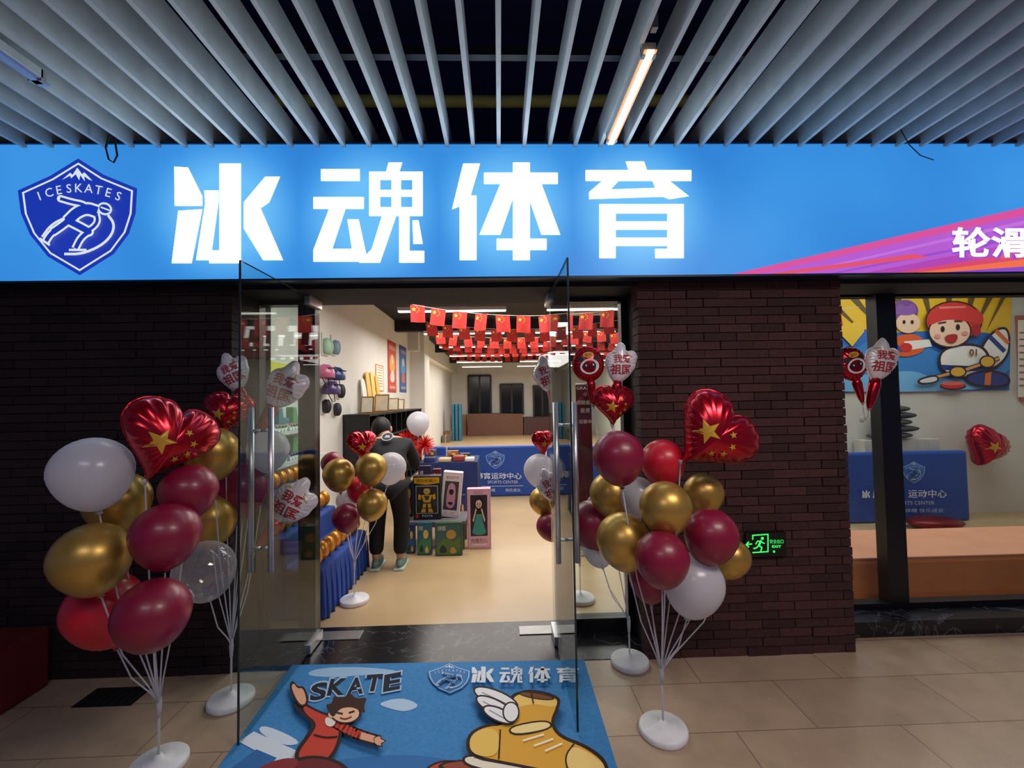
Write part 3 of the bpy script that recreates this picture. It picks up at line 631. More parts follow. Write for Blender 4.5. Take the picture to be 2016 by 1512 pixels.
dr=MB().mat(M('#17171a',.5)).box((p.x,q.y,.0),(q.x+.03,p.y,.004)); dr.mat(M('#3a3a3e',.4,.6))
for i in range(7): x=p.x+(q.x+.03-p.x)*(i+.5)/7; dr.box((x-.006,q.y+.01,.004),(x+.006,p.y-.01,.007))
tag(build(dr,'floor_drain',None),'dark square drain grille set in floor before dark wall','drain')
pl=MB().box((-3.05,2.25,0),(-2.62,2.68,.34)); tag(build(pl,'plinth',M('#6c0f18',.8),bevel=.015),'dark red plinth against dark brick wall at frame edge','plinth')
# ------------------------------------------------------------ padded barriers
def barrier(p,q,Y,label,txt):
    a,b=at(*p,Y),at(*q,Y); t=thing('padded_barrier',label,'barrier',((a.x+b.x)/2,Y,0),'blue padded barriers')
    build(MB().box((a.x,Y,0),(b.x,Y+.12,a.z)),'pad',M('#2450ac',.45,0,0,.08),t,bevel=.03)
    ar=Art(lambda x,y,o:at(x,y,Y-.002-o),.001); txt(ar); 
    if ar.mb.v: ar.build('print',t)
def t1(ar):
    shield(ar,975,905,.165,'#2f66c4','#cfe0f4'); chars(ar,'冰魂体育',937,937,13,1.5,'#dfe8f6'); ar.text('运动中心',997,937,13,'#dfe8f6',wd=60,bold=.01); ar.text('SPORTS CENTER',990,949,6,'#c8d6ee',wd=60); ar.text('强健体魄',960,965,7,'#c8d6ee'); ar.text('快乐成长',1010,965,7,'#c8d6ee'); ar.line([(940,958),(1030,956)],1,'#c8d6ee')
barrier((880,880),(1076,975),7.35,'blue padded barrier with emblem and lettering in mid hall',t1)
barrier((1077,880),(1300,975),7.35,'plain blue padded barrier continuing behind the right door',lambda a:None)
barrier((835,880),(879,975),7.6,'short blue padded barrier beside the navy goods table',lambda a:None)
def t2(ar):
    shield(ar,1799,930,.2,'#3c72c8','#cfe0f4'); chars(ar,'冰魂体育',1737,973,15,6,'#dfe8f6'); ar.text('运动中心',1826,972,16,'#dfe8f6',wd=76,bold=.01); ar.text('SPORTS CENTER',1800,990,7,'#c8d6ee',wd=80); ar.text('强健体魄 快乐成长',1808,1005,8,'#c8d6ee',wd=100)
barrier((1640,893),(1912,1030),5.35,'blue padded barrier behind the right window under the mural',t2)
for a,b,c,lab in (((920,815),(1030,853),'#6b4636','brown low ramp wall at the far end of hall'),((1031,822),(1120,853),'#4a2a28','dark red low ramp wall at the far end of hall')):
    p,q=at(*a,19.6),at(*b,19.6); tag(build(MB().mat(M(c,.6)).prism([(p.x,19.6,0),(q.x,19.6,0),(q.x,19.6,p.z-.05),((p.x+q.x)/2,19.6,p.z),(p.x,19.6,p.z)],(0,.8,0)),'ramp',None),lab,'ramp','ramp walls')
for px,py,w,h,c,lab in ((906,857,24,40,'#a8845c','tall cardboard carton standing by the far left corner'),(872,868,26,18,'#9a7850','low cardboard carton on the floor near the pillar'),(857,872,14,14,'#6b6460','grey carton beside the low cardboard one')):
    p=atz(px,py); k=p.y/F; t=thing('carton',lab,'box',p,'cartons at the end of the hall'); W=w*k/2; Hh=h*k
    if p.x-W<HALLX0+.05: p.x=HALLX0+.05+W; t.location=p; ROOT[t.name]=p.copy()
    if p.x-W<HALLX0+.4 and 11<p.y<12.3: p.y=10.75; t.location=p; ROOT[t.name]=p.copy()
    build(MB().box((p.x-W,p.y,0),(p.x+W,p.y+.45,Hh)),'carton_body',M(c,.8),t); build(MB().box((p.x-W*.12,p.y-.004,Hh*.0),(p.x+W*.12,p.y+.45,Hh+.004)),'tape',M('#c9a978',.4),t)
for i in range(3):
    p=at(892+i*7,815,17.5); tag(build(MB().box((p.x-.05,17.4,0),(p.x+.05,17.8,1.45)),'folded_mat',M('#2b6f8c',.6),bevel=.02),('leftmost','middle','rightmost')[i]+' of three teal folded mats standing at far wall','mat','teal folded mats')
p=atz(848,868); t=thing('whiteboard','black framed leaning board by the hall pillar','board',p)
build(MB().prism([p+V(-.25,0,.0),p+V(.12,0,0),p+V(.12,.25,1.0),p+V(-.25,.25,1.0)],(0,.03,0)),'frame',BLACK,t)
build(MB().prism([p+V(-.21,-.006,.05),p+V(.08,-.006,.05),p+V(.08,.232,.96),p+V(-.21,.232,.96)],(0,.002,0)),'writing_surface',M('#c8ccd0',.3),t)
# ------------------------------------------------------------ left wall: shelf, posters, hanging goods
XW=HALLX0
su=thing('shelf_unit','black cube shelf unit along the left shop wall','shelf',(XW,6.6,0)); z1=1.42
build(MB().box((XW+.005,6.4,0),(XW+.03,10.6,z1)),'back_panel',BLACK,su)
for y in [6.4+.42*i for i in range(11)]: build(MB().box((XW+.03,y-.012,.0),(XW+.38,y+.012,z1)),'divider',BLACK,su)
for z in (.03,.36,.7,1.05,z1): build(MB().box((XW+.03,6.39,z-.03),(XW+.39,10.62,z)),'shelf',BLACK,su)
for i in range(10):
    for j,z in enumerate((.36,.7,1.05)):
        if (i*3+j)%3: continue
        y=6.4+.42*i+.21; c=('#d8d6d0','#3f5f9c','#a2342c','#c8a860')[(i+j)%4]
        tag(build(MB().box((XW+.1,y-.12,z),(XW+.34,y+.12,z+.16)),'shoe_box',M(c,.6),bevel=.004),'%s shoe box in the black shelf, %s cell from the door, %s row'%({'#d8d6d0':'white','#3f5f9c':'blue','#a2342c':'red','#c8a860':'tan'}[c],ORD[i],('lower','middle','upper')[j]),'box','shoe boxes in the shelf')
for i,(y,c,h) in enumerate(((7.2,'#e9e4da',.56),(7.45,'#e8b02a',.68),(7.72,'#efbf3e',.7),(8.0,'#d9a22a',.66))):
    ol=[]
    for k in range(20): q=2*pi*k/20; ol.append((.1*cos(q),(h/2-.1)*(1 if sin(q)>0 else -1)+.1*sin(q)+h/2))
    b=MB().prism([(XW+.10-.07*(z/h),y+u,z1+z) for u,z in ol],(.015,0,.0)); tag(build(b,'skateboard_deck',M(c,.4)),('white','deep yellow','bright yellow','amber')[i]+' board deck leaning on wall atop the black shelf','board','board decks on the shelf')
for i,(y,w,h) in enumerate(((6.75,.2,.26),(7.5,.24,.3),(8.4,.2,.24),(8.9,.2,.22))):
    t=thing('certificate_frame',('small gilt','larger gilt','farther gilt','farthest gilt')[i]+' framed certificate standing on the black shelf','picture frame',(XW+.3,y,z1),'certificates on the shelf')
    build(MB().prism([(XW+.14,y,z1),(XW+.14+w,y,z1),(XW+.14+w,y+.06,z1+h),(XW+.14,y+.06,z1+h)],(0,.015,0)),'frame',M('#9a7440',.4,.4),t)
    build(MB().prism([(XW+.16,y-.003+.005,z1+.025),(XW+.12+w,y+.002,z1+.025),(XW+.12+w,y+.05,z1+h*.92),(XW+.16,y+.05,z1+h*.92)],(0,-.004,0)),'paper',M('#e8e0cc',.7),t)
def poster(c0,c1,label,cols,fn=None,X=XW+.004):
    A,B=atx(*c0,X),atx(*c1,X); y0,y1=A.y,B.y; zt_,zb_=A.z,atx(c0[0],c1[1],X).z
    t=thing('poster',label,'poster',(X,(y0+y1)/2,zb_),'posters on the left shop wall')
    build(MB().box((X-.003,y0,zb_),(X+.004,y1,zt_)),'sheet',M(cols[0],.5),t)
    ar=Art(panel((X+.005,y0,zt_),(0,y1-y0,0),(0,0,zb_-zt_),(1,0,0)),.001); fn(ar,cols); ar.build('print',t)
def pf1(a,c):
    a.poly(rect(.06,.04,.94,.96),c[1]); a.ell(.5,.45,.32,.2,c[2]); a.sp([(.3,.6),(.7,.55),(.8,.8),(.2,.8)],c[3]); a.ell(.5,.36,.14,.09,'#e8c8a8'); a.text('轮滑运动',.5,.13,.09,'#f4e8c8',wd=.7); a.text('强身健体',.5,.9,.06,'#f4e8c8',wd=.7)
poster((763,668),(780,772),'red sports poster on the left wall above the shelf',('#b02a1c','#c8402a','#e8a23c','#d8d0c8'),pf1)
poster((786,678),(800,772),'blue sports poster right of the red poster',('#1c3f8c','#2a5cb0','#3fa0d8','#d06a3c'),pf1)
def pf3(a,c):
    a.poly(rect(.03,.03,.97,.97),'#5ac8d8'); a.poly([(.03,.97),(.03,.5),(.4,.7),(.97,.4),(.97,.97)],'#e84a8c'); a.poly([(.2,.03),(.6,.03),(.3,.6),(.1,.5)],'#e8e04a'); a.ell(.6,.45,.16,.26,'#f6d8b8'); a.ell(.6,.3,.18,.16,'#4a64c8'); a.ell(.25,.62,.12,.2,'#9ae05a'); a.ell(.82,.62,.1,.18,'#f08a3c')
poster((480,700),(612,792),'multicoloured cartoon reflection built as a poster on wall near the door',('#e8e8e8','#5ac8d8'),pf3)  # reflection in the glass, made up here as a printed sheet
def pf4(a,c):
    a.poly(rect(.08,.05,.92,.95),'#efe6d4')
    for i in range(7): a.line([(.2,.2+i*.1),(.8,.2+i*.1)],.025,'#b08a60')
    a.text('会员须知',.5,.11,.06,'#a03a28',wd=.6)
poster((739,716),(755,770),'small cream notice sheet beside the yellow board decks',('#c88a3a','#efe6d4'),pf4)
def helmet(px,py,c,lab):
    p=atx(px,py,XW+.13); t=thing('helmet',lab,'helmet',p,'helmets hung on the left wall')
    b=MB().lathe([(.0,.13),(.05,.122),(.09,.09),(.112,.04),(.115,-.03),(.105,-.04),(.1,-.03),(.0,-.02)],p,20); build(b,'shell',M(c,.3,0,0,.05,.3),t,smooth=True)
    for q in range(5): build(MB().box(p+V(-.05,-.07+.035*q-.006,.07),p+V(.105,-.07+.035*q+.006,.085)),'vent',BLACK,t)
    build(MB().tube([p+V(0,-.1,-.03),p+V(.03,-.05,-.13),p+V(.03,.05,-.13),p+V(0,.1,-.03)],.006,6),'strap',BLACK,t)
    build(MB().tube([p+V(-.13,0,.1),p+V(0,0,.135)],.005,6),'hook',CHROME,t)
helmet(640,738,'#b05a7c','pink helmet hanging on the wall beside the door'); helmet(662,742,'#2c3f70','navy blue helmet hanging next to the pink one'); helmet(652,770,'#4c3a68','dark violet helmet hanging below the pink and blue ones')
for px,py,c,w,h,lab in ((646,682,'#9fc2a4',.2,.24,'green blister pack of gear at top of the wall hooks'),(643,800,'#1c1c24',.14,.2,'black knee pad set hanging under the helmets, left one'),(664,806,'#26242e',.13,.2,'dark knee pad set hanging under the helmets, right one'),(662,684,'#7c96a8',.16,.22,'grey blue blister pack beside the green one on the hooks'),(672,770,'#20222c',.13,.22,'black pad set hanging right of the violet helmet')):
    p=atx(px,py,XW+.05); t=thing('gear_pack',lab,'gear',p,'gear packs on wall hooks')
    build(MB().box(p+V(-.045,-w/2,-h/2),p+V(-.035,w/2,h/2+.05)),'backing_card',M('#d8d8d0',.6),t)
    for s in (-1,1): build(MB().ball(p+V(.0,s*w*.22,0),.05,w*.24,h*.45),'padding',M(c,.5),t,smooth=True)
for j,z in enumerate((1.02,1.32)):
    sh=build(MB().box((XW,3.9,z-.02),(XW+.24,5.2,z)),'wall_shelf',M('#cfd2d0',.5)); tag(sh,('lower','upper')[j]+' white wall shelf of skates near the door','shelf','wall shelves near the door')
    for i in range(4):
        y=4.05+i*.3; t=thing('inline_skate','green %s skate on the %s wall shelf, %s from door'%('inline',('lower','upper')[j],ORD[i]),'skate',(XW+.12,y,z),'inline skates on wall shelves')
        build(MB().prism([(XW+.08,y+u,z+w) for u,w in ((-.1,.08),(.12,.08),(.12,.13),(.0,.15),(-.02,.24),(-.1,.24))],(.08,0,0)),'boot',M(('#4f9a74','#3a7c8c','#5aa06a','#407a60')[i],.5),t,bevel=.012)
        build(MB().box((XW+.11,y-.1,z+.04),(XW+.13,y+.12,z+.08)),'frame',CHROME,t)
        for k in range(4): build(MB().tube([(XW+.11,y-.09+k*.065,z+.03),(XW+.13,y-.09+k*.065,z+.03)],.03,12),'wheel',M('#d8dcd4',.4),t)
# ------------------------------------------------------------ egg display
es=thing('stepped_display','blue cloth covered stepped stand near the door','display stand',(-1.7,3.8,0))
x0=-1.3; YL=1.05
cl=MB().prism([(x0,3.34,0),(x0-.02,3.34,.36),(x0-.3,3.34,.38),(x0-.31,3.34,.6),(x0-.58,3.34,.62),(x0-.59,3.34,.84),(x0-.88,3.34,.86),(x0-.88,3.34,0)],(0,YL,0))
build(cl,'cloth',M('#24489e',.75,0,0,.12,0,6),es,bevel=.02)
for i in range(11): y=3.38+i*.1; build(MB().tube([(x0+.002,y,.0),(x0-.006,y+.01,.2),(x0-.02,y+.005,.35)],[.014,.009,.003],6),'cloth_fold',M('#24489e',.75,0,0,.12,0,6),es,smooth=True)
eg=MB().lathe([(sin(p)*.056,-cos(p)*(.066 if p<pi/2 else .08)+.062) for p in [pi*i/12 for i in range(13)]],n=20).mesh('golden_egg',smooth=True); eg.materials.append(M('#e0983a',.32,.55,0,.03))
for s in range(3):
    for i in range(8):
        tag(inst(eg,'golden_egg',None,(x0-.11-.285*s,3.42+i*.127,.375+.24*s)),'golden egg on the %s step, %s from the door'%(('lowest','middle','highest')[s],ORD[i]),'egg','golden eggs on the stepped stand')
# ------------------------------------------------------------ goods by the counter
def drape(x0,x1,y0,y1,z,m,amp=.02):
    b=MB(); per=[]; n=16
    for i in range(n): per.append((x0+(x1-x0)*i/n,y0,0,-1))
    for i in range(n): per.append((x1,y0+(y1-y0)*i/n,1,0))
    for i in range(n): per.append((x1-(x1-x0)*i/n,y1,0,1))
    for i in range(n): per.append((x0,y1-(y1-y0)*i/n,-1,0))
    N=len(per); vs=[]
    for k in range(5):
        t=k/4
        for i,(x,y,nx_,ny_) in enumerate(per): w=amp*t*(1+sin(i*1.9)); vs.append((x+nx_*w,y+ny_*w,z*(1-t)+.004))
    b.mat(m).add(vs,[(k*N+i,(k+1)*N+i,(k+1)*N+(i+1)%N,k*N+(i+1)%N) for k in range(4) for i in range(N)]+[tuple(range(N))]); return b
gt=thing('goods_table','table under a navy cloth in front of the blue barrier','table',(-.7,6,0)); build(drape(-1.05,-.3,5.7,6.4,.8,M('#1a2c62',.8)),'tablecloth',None,gt)
for i,(x,y,w,h,c,lab) in enumerate(((-.92,5.85,.14,.06,'#3a4a7c','blue packet at left end of the navy goods table'),(-.72,5.8,.16,.05,'#c8b28c','tan packet in the middle of the navy goods table'),(-.55,5.86,.14,.07,'#a03a34','red packet near right end of the navy goods table'),(-.4,5.8,.12,.05,'#d8d4cc','white packet at right corner of the navy goods table'))):
    tag(build(MB().box((x-w/2,y-.08,.805),(x+w/2,y+.08,.805+h)),'packet',M(c,.5),bevel=.012),lab,'packet','packets on the navy table')
lb=thing('low_bench','low grey bench holding toy boxes','bench',(-.72,4.95,0)); build(MB().box((-1.06,4.78,.27),(-.38,5.2,.31)),'bench_top',M('#6b6c70',.6),lb,bevel=.006)
for x in (-1.02,-.42):
    for y in (4.82,5.16): build(MB().box((x-.02,y-.02,0),(x+.02,y+.02,.27)),'leg',M('#5e5d60',.6),lb)
def carton(p,q,Y,dep,label,c,fn,zb_=0.,tilt=0):
    a,b=at(*p,Y),at(*q,Y); b.z=zb_; t=thing('toy_box',label,'toy box',((a.x+b.x)/2,Y+dep/2,b.z)); W,Hh=b.x-a.x,a.z-b.z
    build(MB().box((a.x,Y,b.z),(b.x,Y+dep,a.z)),'carton_body',M(c,.45),t,bevel=.003)
    ar=Art(panel((a.x,Y-.001,a.z),(W,0,0),(0,0,-Hh),(0,-1,0)),.0008,0,.4); fn(ar); ar.build('printed_front',t)
    if tilt: t.rotation_euler=(0,math.radians(tilt),0)
def f1(a):
    a.poly(rect(.04,.03,.96,.97),'#20242c'); a.poly([(.04,.03),(.96,.03),(.96,.16),(.5,.2),(.04,.16)],'#d8a41e'); a.poly(rect(.1,.22,.9,.86),'#c8c8c4'); a.poly(rect(.12,.235,.88,.845),'#2e2a26'); y='#e0a92a'; d='#3a4048'
    a.sp([(.4,.28),(.6,.28),(.63,.36),(.56,.42),(.44,.42),(.37,.36)],y); a.polys([rect(.43,.33,.57,.36)],'#58b0e8')
    a.polys([[(.3,.43),(.7,.43),(.62,.6),(.38,.6)],[(.2,.4),(.3,.44),(.27,.55),(.18,.52)],[(.8,.4),(.7,.44),(.73,.55),(.82,.52)],[(.36,.63),(.48,.63),(.46,.72),(.34,.72)],[(.64,.63),(.52,.63),(.54,.72),(.66,.72)],[(.33,.74),(.46,.74),(.45,.83),(.27,.83)],[(.67,.74),(.54,.74),(.55,.83),(.73,.83)]],y)
    a.polys([[(.4,.45),(.6,.45),(.55,.55),(.45,.55)],[(.17,.55),(.26,.58),(.24,.68),(.15,.65)],[(.83,.55),(.74,.58),(.76,.68),(.85,.65)],rect(.38,.6,.62,.63),rect(.35,.72,.46,.74),rect(.54,.72,.65,.74)],d)
    a.text('变形机器人',.5,.1,.07,'#1c1e24',wd=.75); a.text('TOYS',.5,.91,.05,'#f0f0f0',wd=.4); a.ell(.15,.91,.06,.045,'#c8302a')
carton((813,938),(868,1013),4.86,.12,'black toy box with a yellow robot on the low bench','#1c1e24',f1,.312)
def f2(a):
    a.poly(rect(.06,.05,.94,.95),'#efe9e6'); a.poly(rect(.14,.2,.86,.84),'#4a4048'); a.sp([(.34,.24),(.66,.24),(.74,.5),(.71,.8),(.29,.8),(.26,.5)],'#d890a4'); a.sp([(.36,.38),(.64,.38),(.6,.5),(.4,.5)],'#202428'); a.sp([(.37,.66),(.63,.66),(.6,.72),(.4,.72)],'#202428'); a.line([(.5,.25),(.5,.37)],.02,'#f0c8d0'); a.text('遥控跑车',.5,.11,.07,'#c04a6a',wd=.7); a.text('RC CAR',.5,.9,.04,'#c04a6a',wd=.5)
carton((864,930),(903,1008),4.92,.12,'white and pink toy car box beside the robot box','#e8d4d6',f2,.318,6)
def f3(a):
    a.poly(rect(.05,.03,.95,.97),'#e8b8c8'); a.poly(rect(.14,.1,.86,.78),'#2c2430'); a.sp([(.4,.38),(.6,.38),(.7,.6),(.84,.76),(.16,.76),(.3,.6)],'#3a9a94'); a.poly(rect(.4,.32,.6,.44),'#48b0a4'); a.sp([(.3,.3),(.34,.16),(.5,.12),(.66,.16),(.7,.3),(.66,.42),(.34,.42)],'#1a1216'); a.ell(.5,.25,.13,.07,'#efcbb4'); a.ell(.45,.25,.025,.014,'#1a1216'); a.ell(.55,.25,.025,.014,'#1a1216'); a.line([(.45,.285),(.55,.285)],.012,'#b03a4a'); a.line([(.38,.34),(.26,.52)],.05,'#efcbb4'); a.line([(.62,.34),(.74,.52)],.05,'#efcbb4'); a.text('优雅可儿',.5,.85,.06,'#7c2c4c',wd=.7); a.poly(rect(.2,.9,.8,.93),'#f6dfe6'); a.text('DOLL',.5,.06,.03,'#7c2c4c',wd=.4)
carton((919,963),(967,1076),4.8,.1,'tall pink doll box standing on the floor','#e0a4b8',f3)
def f4(c1,c2,c3='#e8c86a'): 
    def g(a): a.poly(rect(.04,.04,.96,.96),c1); a.sp([(.04,.7),(.4,.4),(.7,.6),(.96,.35),(.96,.96),(.04,.96)],c2); a.ell(.6,.35,.18,.14,c3); a.sp([(.1,.9),(.3,.6),(.5,.9)],'#20303c'); a.sp([(.5,.92),(.65,.66),(.85,.92)],c3); a.text('拼图',.25,.16,.14,'#f4f0e0')
    return g
carton((821,1030),(850,1079),4.66,.06,'small teal puzzle box leaning before the low bench','#2c5a6c',f4('#2f6a7c','#3f8a5c'))
carton((856,1030),(910,1083),4.62,.06,'green puzzle box on the floor beside the doll box','#3a5a3c',f4('#3a6a64','#5a7a3c','#c89a4a'))
carton((800,1034),(817,1076),4.72,.06,'narrow dark blue puzzle box nearest the person','#20304c',f4('#24406c','#3c6c9c'))
carton((798,948),(812,1013),5.0,.1,'slim black toy box left of the yellow robot box','#15161c',f4('#22242e','#7a2a2a','#c8a040'),.312)
carton((903,975),(917,1074),5.25,.06,'slim dark blue box standing behind the doll box','#1c2a4c',f4('#22386c','#48688c'))
carton((840,886),(858,912),5.95,.1,'grey toy box standing on the navy goods table, left one','#4c4e58',f4('#5a5e6c','#8a3a3a'),.805)
carton((880,888),(902,912),5.98,.1,'orange toy box standing on the navy goods table','#9c5a2a',f4('#b8682c','#3c3a44'),.805)
carton((905,893),(925,912),5.94,.1,'dark toy box standing at right end of goods table','#2a2c34',f4('#2e3644','#a88a3a'),.805)
carton((824,918),(848,1000),5.08,.08,'dark purple toy box standing behind the robot box','#2a2038',f4('#3a2c54','#7a3a5c','#d8a84a'),.312)
carton((851,924),(868,1000),5.1,.08,'deep red toy box standing behind the car box','#5c1a20',f4('#7a2228','#2c2c3a','#e0b04a'),.312)
pmp=thing('pompom','pair of bright red tinsel pompoms behind the person','pompom',at(820,908,5.75))
for cx,cy,r in ((803,868,24),(836,874,20),(815,893,14)):
    c=at(cx,cy,5.75); b=MB(); rr=r*5.75/F
    for i in range(130):
        v=V(random.gauss(0,1),random.gauss(0,1),random.gauss(0,1)).normalized()*rr*random.uniform(.8,1.15); o=v.orthogonal().normalized()*.008
        b.add([c+o,c-o,c+v-o*.5+V(0,0,-.02),c+v+o*.5+V(0,0,-.02)],[(0,1,2,3)])
    build(b,'tinsel_ball',M('#d81c14',.4,0,0,.15),pmp)
build(MB().tube([at(820,908,5.75),at(818,880,5.75)],.008,6),'handle',M('#d8d0c8',.4),pmp)
c=at(823,832,5.75); o=thing('balloon','lone white balloon above the red pompoms','balloon',c); o.scale=(22*5.75/F,)*3; inst(BME['white'][0],'envelope',o); inst(BME['white'][1],'knot',o)
build(MB().tube([V(0,0,-1.25),V(-.1,0,-2.8)],.03,6),'stick',STICK,o,w=False)
a_,b_=at(1133,757,4.6),at(1172,1120,4.6)
rb=thing('roll_up_banner','maroon roll-up banner with white lettering behind the sidelight','banner',((a_.x+b_.x)/2,4.6,0))
build(MB().box((a_.x,4.6,.08),(b_.x,4.606,a_.z)),'banner_sheet',M('#5c1a28',.5),rb); build(MB().box((a_.x-.02,4.5,0),(b_.x+.02,4.7,.08)),'foot',CHROME,rb,bevel=.01); build(MB().tube([(a_.x,4.605,a_.z),(b_.x,4.605,a_.z)],.012,8),'top_bar',CHROME,rb)
ar=Art(lambda x,y,o:at(x,y,4.598-o),.001); ar.text('GRAND',1152,764,6,'#e8dcd4',wd=34); ar.text('创始会员',1153,792,9,'#f0e4dc',wd=34); ar.text('投资',1152,808,9,'#f0e4dc'); ar.text('招募中',1152,830,8,'#f0e4dc'); shield(ar,1152,777,.04,'#7a2a3a','#e8dcd4'); ar.build('print',rb)
p=at(1158,610,6.6); ac=thing('ceiling_air_conditioner','white cassette air conditioner hanging behind the sidelight','air conditioner',p)
build(MB().box(p+V(-.32,-.3,-.03),p+V(.32,.3,.06)),'panel',M('#dcdcd8',.4),ac,bevel=.01); build(MB().box(p+V(-.2,-.2,-.036),p+V(.2,.2,-.03)),'grille',M('#9a9a98',.5),ac); build(MB().tube([p+V(0,0,.05),p+V(0,0,3.35-p.z)],.02,6),'hanger',BLACK,ac)
# ------------------------------------------------------------ right room
YM=5.69
mu=thing('wall_mural','bright cartoon ice hockey mural on the wall behind right window','mural',at(1800,770,YM))
fnm=lambda x,y,o:at(x,y,YM-.004-o)
a=Art(fnm,.0012,0,.5)
a.poly([(1585,577),(1992,566),(1987,768),(1585,774)],'#3474cc')
a.poly([(1585,577),(1992,566),(1990,662),(1940,655),(1860,650),(1760,655),(1700,648),(1585,665)],'#f4c424')
for x0_,x1_,x2_ in ((1605,1628,1700),(1660,1680,1740),(1712,1728,1770),(1752,1768,1800),(1812,1826,1838),(1862,1876,1868),(1910,1926,1896),(1950,1966,1915),(1980,1991,1940)):
    yt=lambda x:577-(x-1585)*.027
    a.poly([(x0_,yt(x0_)),(x1_,yt(x1_)),(x2_,655)],'#6a5424')
a.sp([(1585,690),(1640,670),(1680,690),(1720,664),(1760,690),(1810,668),(1850,700),(1900,690),(1989,660),(1987,768),(1585,774)],'#3f8ad8')
a.sp([(1585,740),(1660,720),(1720,745),(1790,725),(1850,750),(1988,735),(1987,768),(1585,774)],'#7cc0f4')
a.ell(1672,652,18,16,'#f6c83a'); a.ell(1688,646,14,14,'#f6c83a'); a.poly([(1655,658),(1702,652),(1678,682)],'#f6c83a')
a.ell(1782,612,26,22,'#7c4a9c'); a.ell(1788,636,24,20,'#f4cdb0'); a.sp([(1755,618),(1770,596),(1785,606),(1798,594),(1806,614),(1790,622)],'#8f5ab0'); a.ell(1780,634,3,4,'#2a1a1a'); a.ell(1796,634,3,4,'#2a1a1a'); a.sp([(1760,660),(1812,656),(1826,690),(1780,706),(1750,690)],'#e8642c'); a.poly([(1780,672),(1830,668),(1835,682),(1785,690)],'#f4f0ea'); a.line([(1720,640),(1775,690)],7,'#2a58b0'); a.ell(1784,684,12,9,'#d8302c')
K='#3a1a20'
a.sp([(1925,690),(1950,652),(1980,640),(1990,660),(1988,700),(1960,730),(1930,728)],K); a.sp([(1930,692),(1953,657),(1978,645),(1986,662),(1984,698),(1958,724),(1934,722)],'#f6f3ee')
a.line([(1950,664),(1976,690)],9,'#26408c'); a.line([(1962,652),(1984,674)],8,'#e8742c')
a.sp([(1845,694),(1880,676),(1930,676),(1952,700),(1950,740),(1900,748),(1850,735)],K); a.sp([(1850,696),(1882,681),(1928,681),(1946,702),(1944,736),(1900,743),(1855,731)],'#f6f3ee'); a.poly([(1853,718),(1945,722),(1944,732),(1856,728)],'#26408c')
a.sp([(1900,736),(1950,726),(1990,738),(1988,764),(1930,764),(1900,752)],K); a.sp([(1905,739),(1950,731),(1985,741),(1984,759),(1932,759),(1905,750)],'#2c3f88'); a.poly([(1940,735),(1952,732),(1950,758),(1938,758)],'#e8742c')
a.ell(1878,632,57,40,K); a.ell(1878,632,54,37,'#dc3a32'); a.ell(1870,652,43,33,K); a.ell(1870,652,40,30,'#f8d4b8'); a.sp([(1824,644),(1834,612),(1880,600),(1934,610),(1938,642),(1900,632),(1860,628)],'#dc3a32'); a.line([(1850,606),(1900,604)],4,'#f08a80'); a.ell(1922,650,9,12,'#b82822')
a.ell(1856,648,4,6,'#2a1418'); a.ell(1886,644,4,6,'#2a1418'); a.line([(1848,636),(1862,634)],3,'#5a2a20'); a.line([(1880,632),(1894,632)],3,'#5a2a20'); a.sp([(1858,660),(1888,656),(1882,676),(1864,676)],'#b8242a'); a.ell(1846,662,6,4,'#f09a90'); a.ell(1900,656,6,4,'#f09a90')
a.text('01',1916,694,14,'#8a4a2c',bold=.03)
a.line([(1965,706),(1900,728),(1836,744)],9,K); a.line([(1965,706),(1900,728),(1836,744)],5.5,'#e0a060'); a.sp([(1805,746),(1842,736),(1852,748),(1836,756),(1808,758)],K); a.sp([(1810,748),(1842,740),(1847,748),(1834,753),(1812,754)],'#e4e4ea')
a.ell(1944,712,16,13,K); a.ell(1944,712,13,10,'#e8b83a'); a.ell(1886,732,17,12,K); a.ell(1886,732,14,9,'#e8b83a')
a.ell(1876,760,26,8,K); a.ell(1876,758,24,7,'#d8302c'); a.ell(1876,755,22,4,'#f06a60')
build(MB().add([fnm(1585,577,-.003),fnm(1992,566,-.003),fnm(1987,768,-.003),fnm(1585,774,-.003)],[(3,2,1,0)]),'panel',M('#e8e8e8',.5),mu); a.build('printed_picture',mu)
p,q=at(1998,622,YM),at(2070,790,YM); ct=thing('notice_frame','wooden framed notice right of the hockey mural','picture frame',((p.x+q.x)/2,YM,q.z)); build(MB().box((p.x,YM-.03,q.z),(q.x,YM,p.z)),'frame',M('#b06a4c',.5),ct)
ar=Art(lambda x,y,o:at(x,y,YM-.031-o),.001); ar.poly(rect(2004,630,2064,782),'#efe6da')
for i in range(9): ar.line([(2008,655+i*13),(2060,655+i*13)],3,'#a06a5a')
ar.build('sheet',ct)
bn=thing('soft_bench','long peach padded soft bench inside the right window','bench',(4,3.7,0))
PEACH=M('#f08a52',.6,0,0,.06,0,4); PINK=M('#eea582',.6,0,0,.06,0,4)
build(MB().box((xr1+.05,3.35,0),(7.1,4.05,.322)),'bench_block',PEACH,bn,bevel=.03)
build(MB().box((xr1+.065,3.36,.318),(7.085,4.04,.334)),'top_pad',PINK,bn,bevel=.007)
cb=build(MB().box((4.62,5.5,0),(5.6,5.68,1.0)),'low_cabinet',M('#cdc8bd',.5),bevel=.005); tag(cb,'low pale cabinet between blue barrier and mural wall','cabinet')
for i in range(5):
    c=V(5.05+(-.06,.05,-.02,.06,0)[i],5.55,1.05+i*.085); tag(build(MB().ball(c,.3-.02*i,.11,.045,20,8),'floor_cushion',M(('#4a4a4c','#3c3c40')[i%2],.8),smooth=True),'dark grey round cushion, %s in the pile under the mural'%('lowest','second','third','fourth','topmost')[i],'cushion','cushions piled on the cabinet')
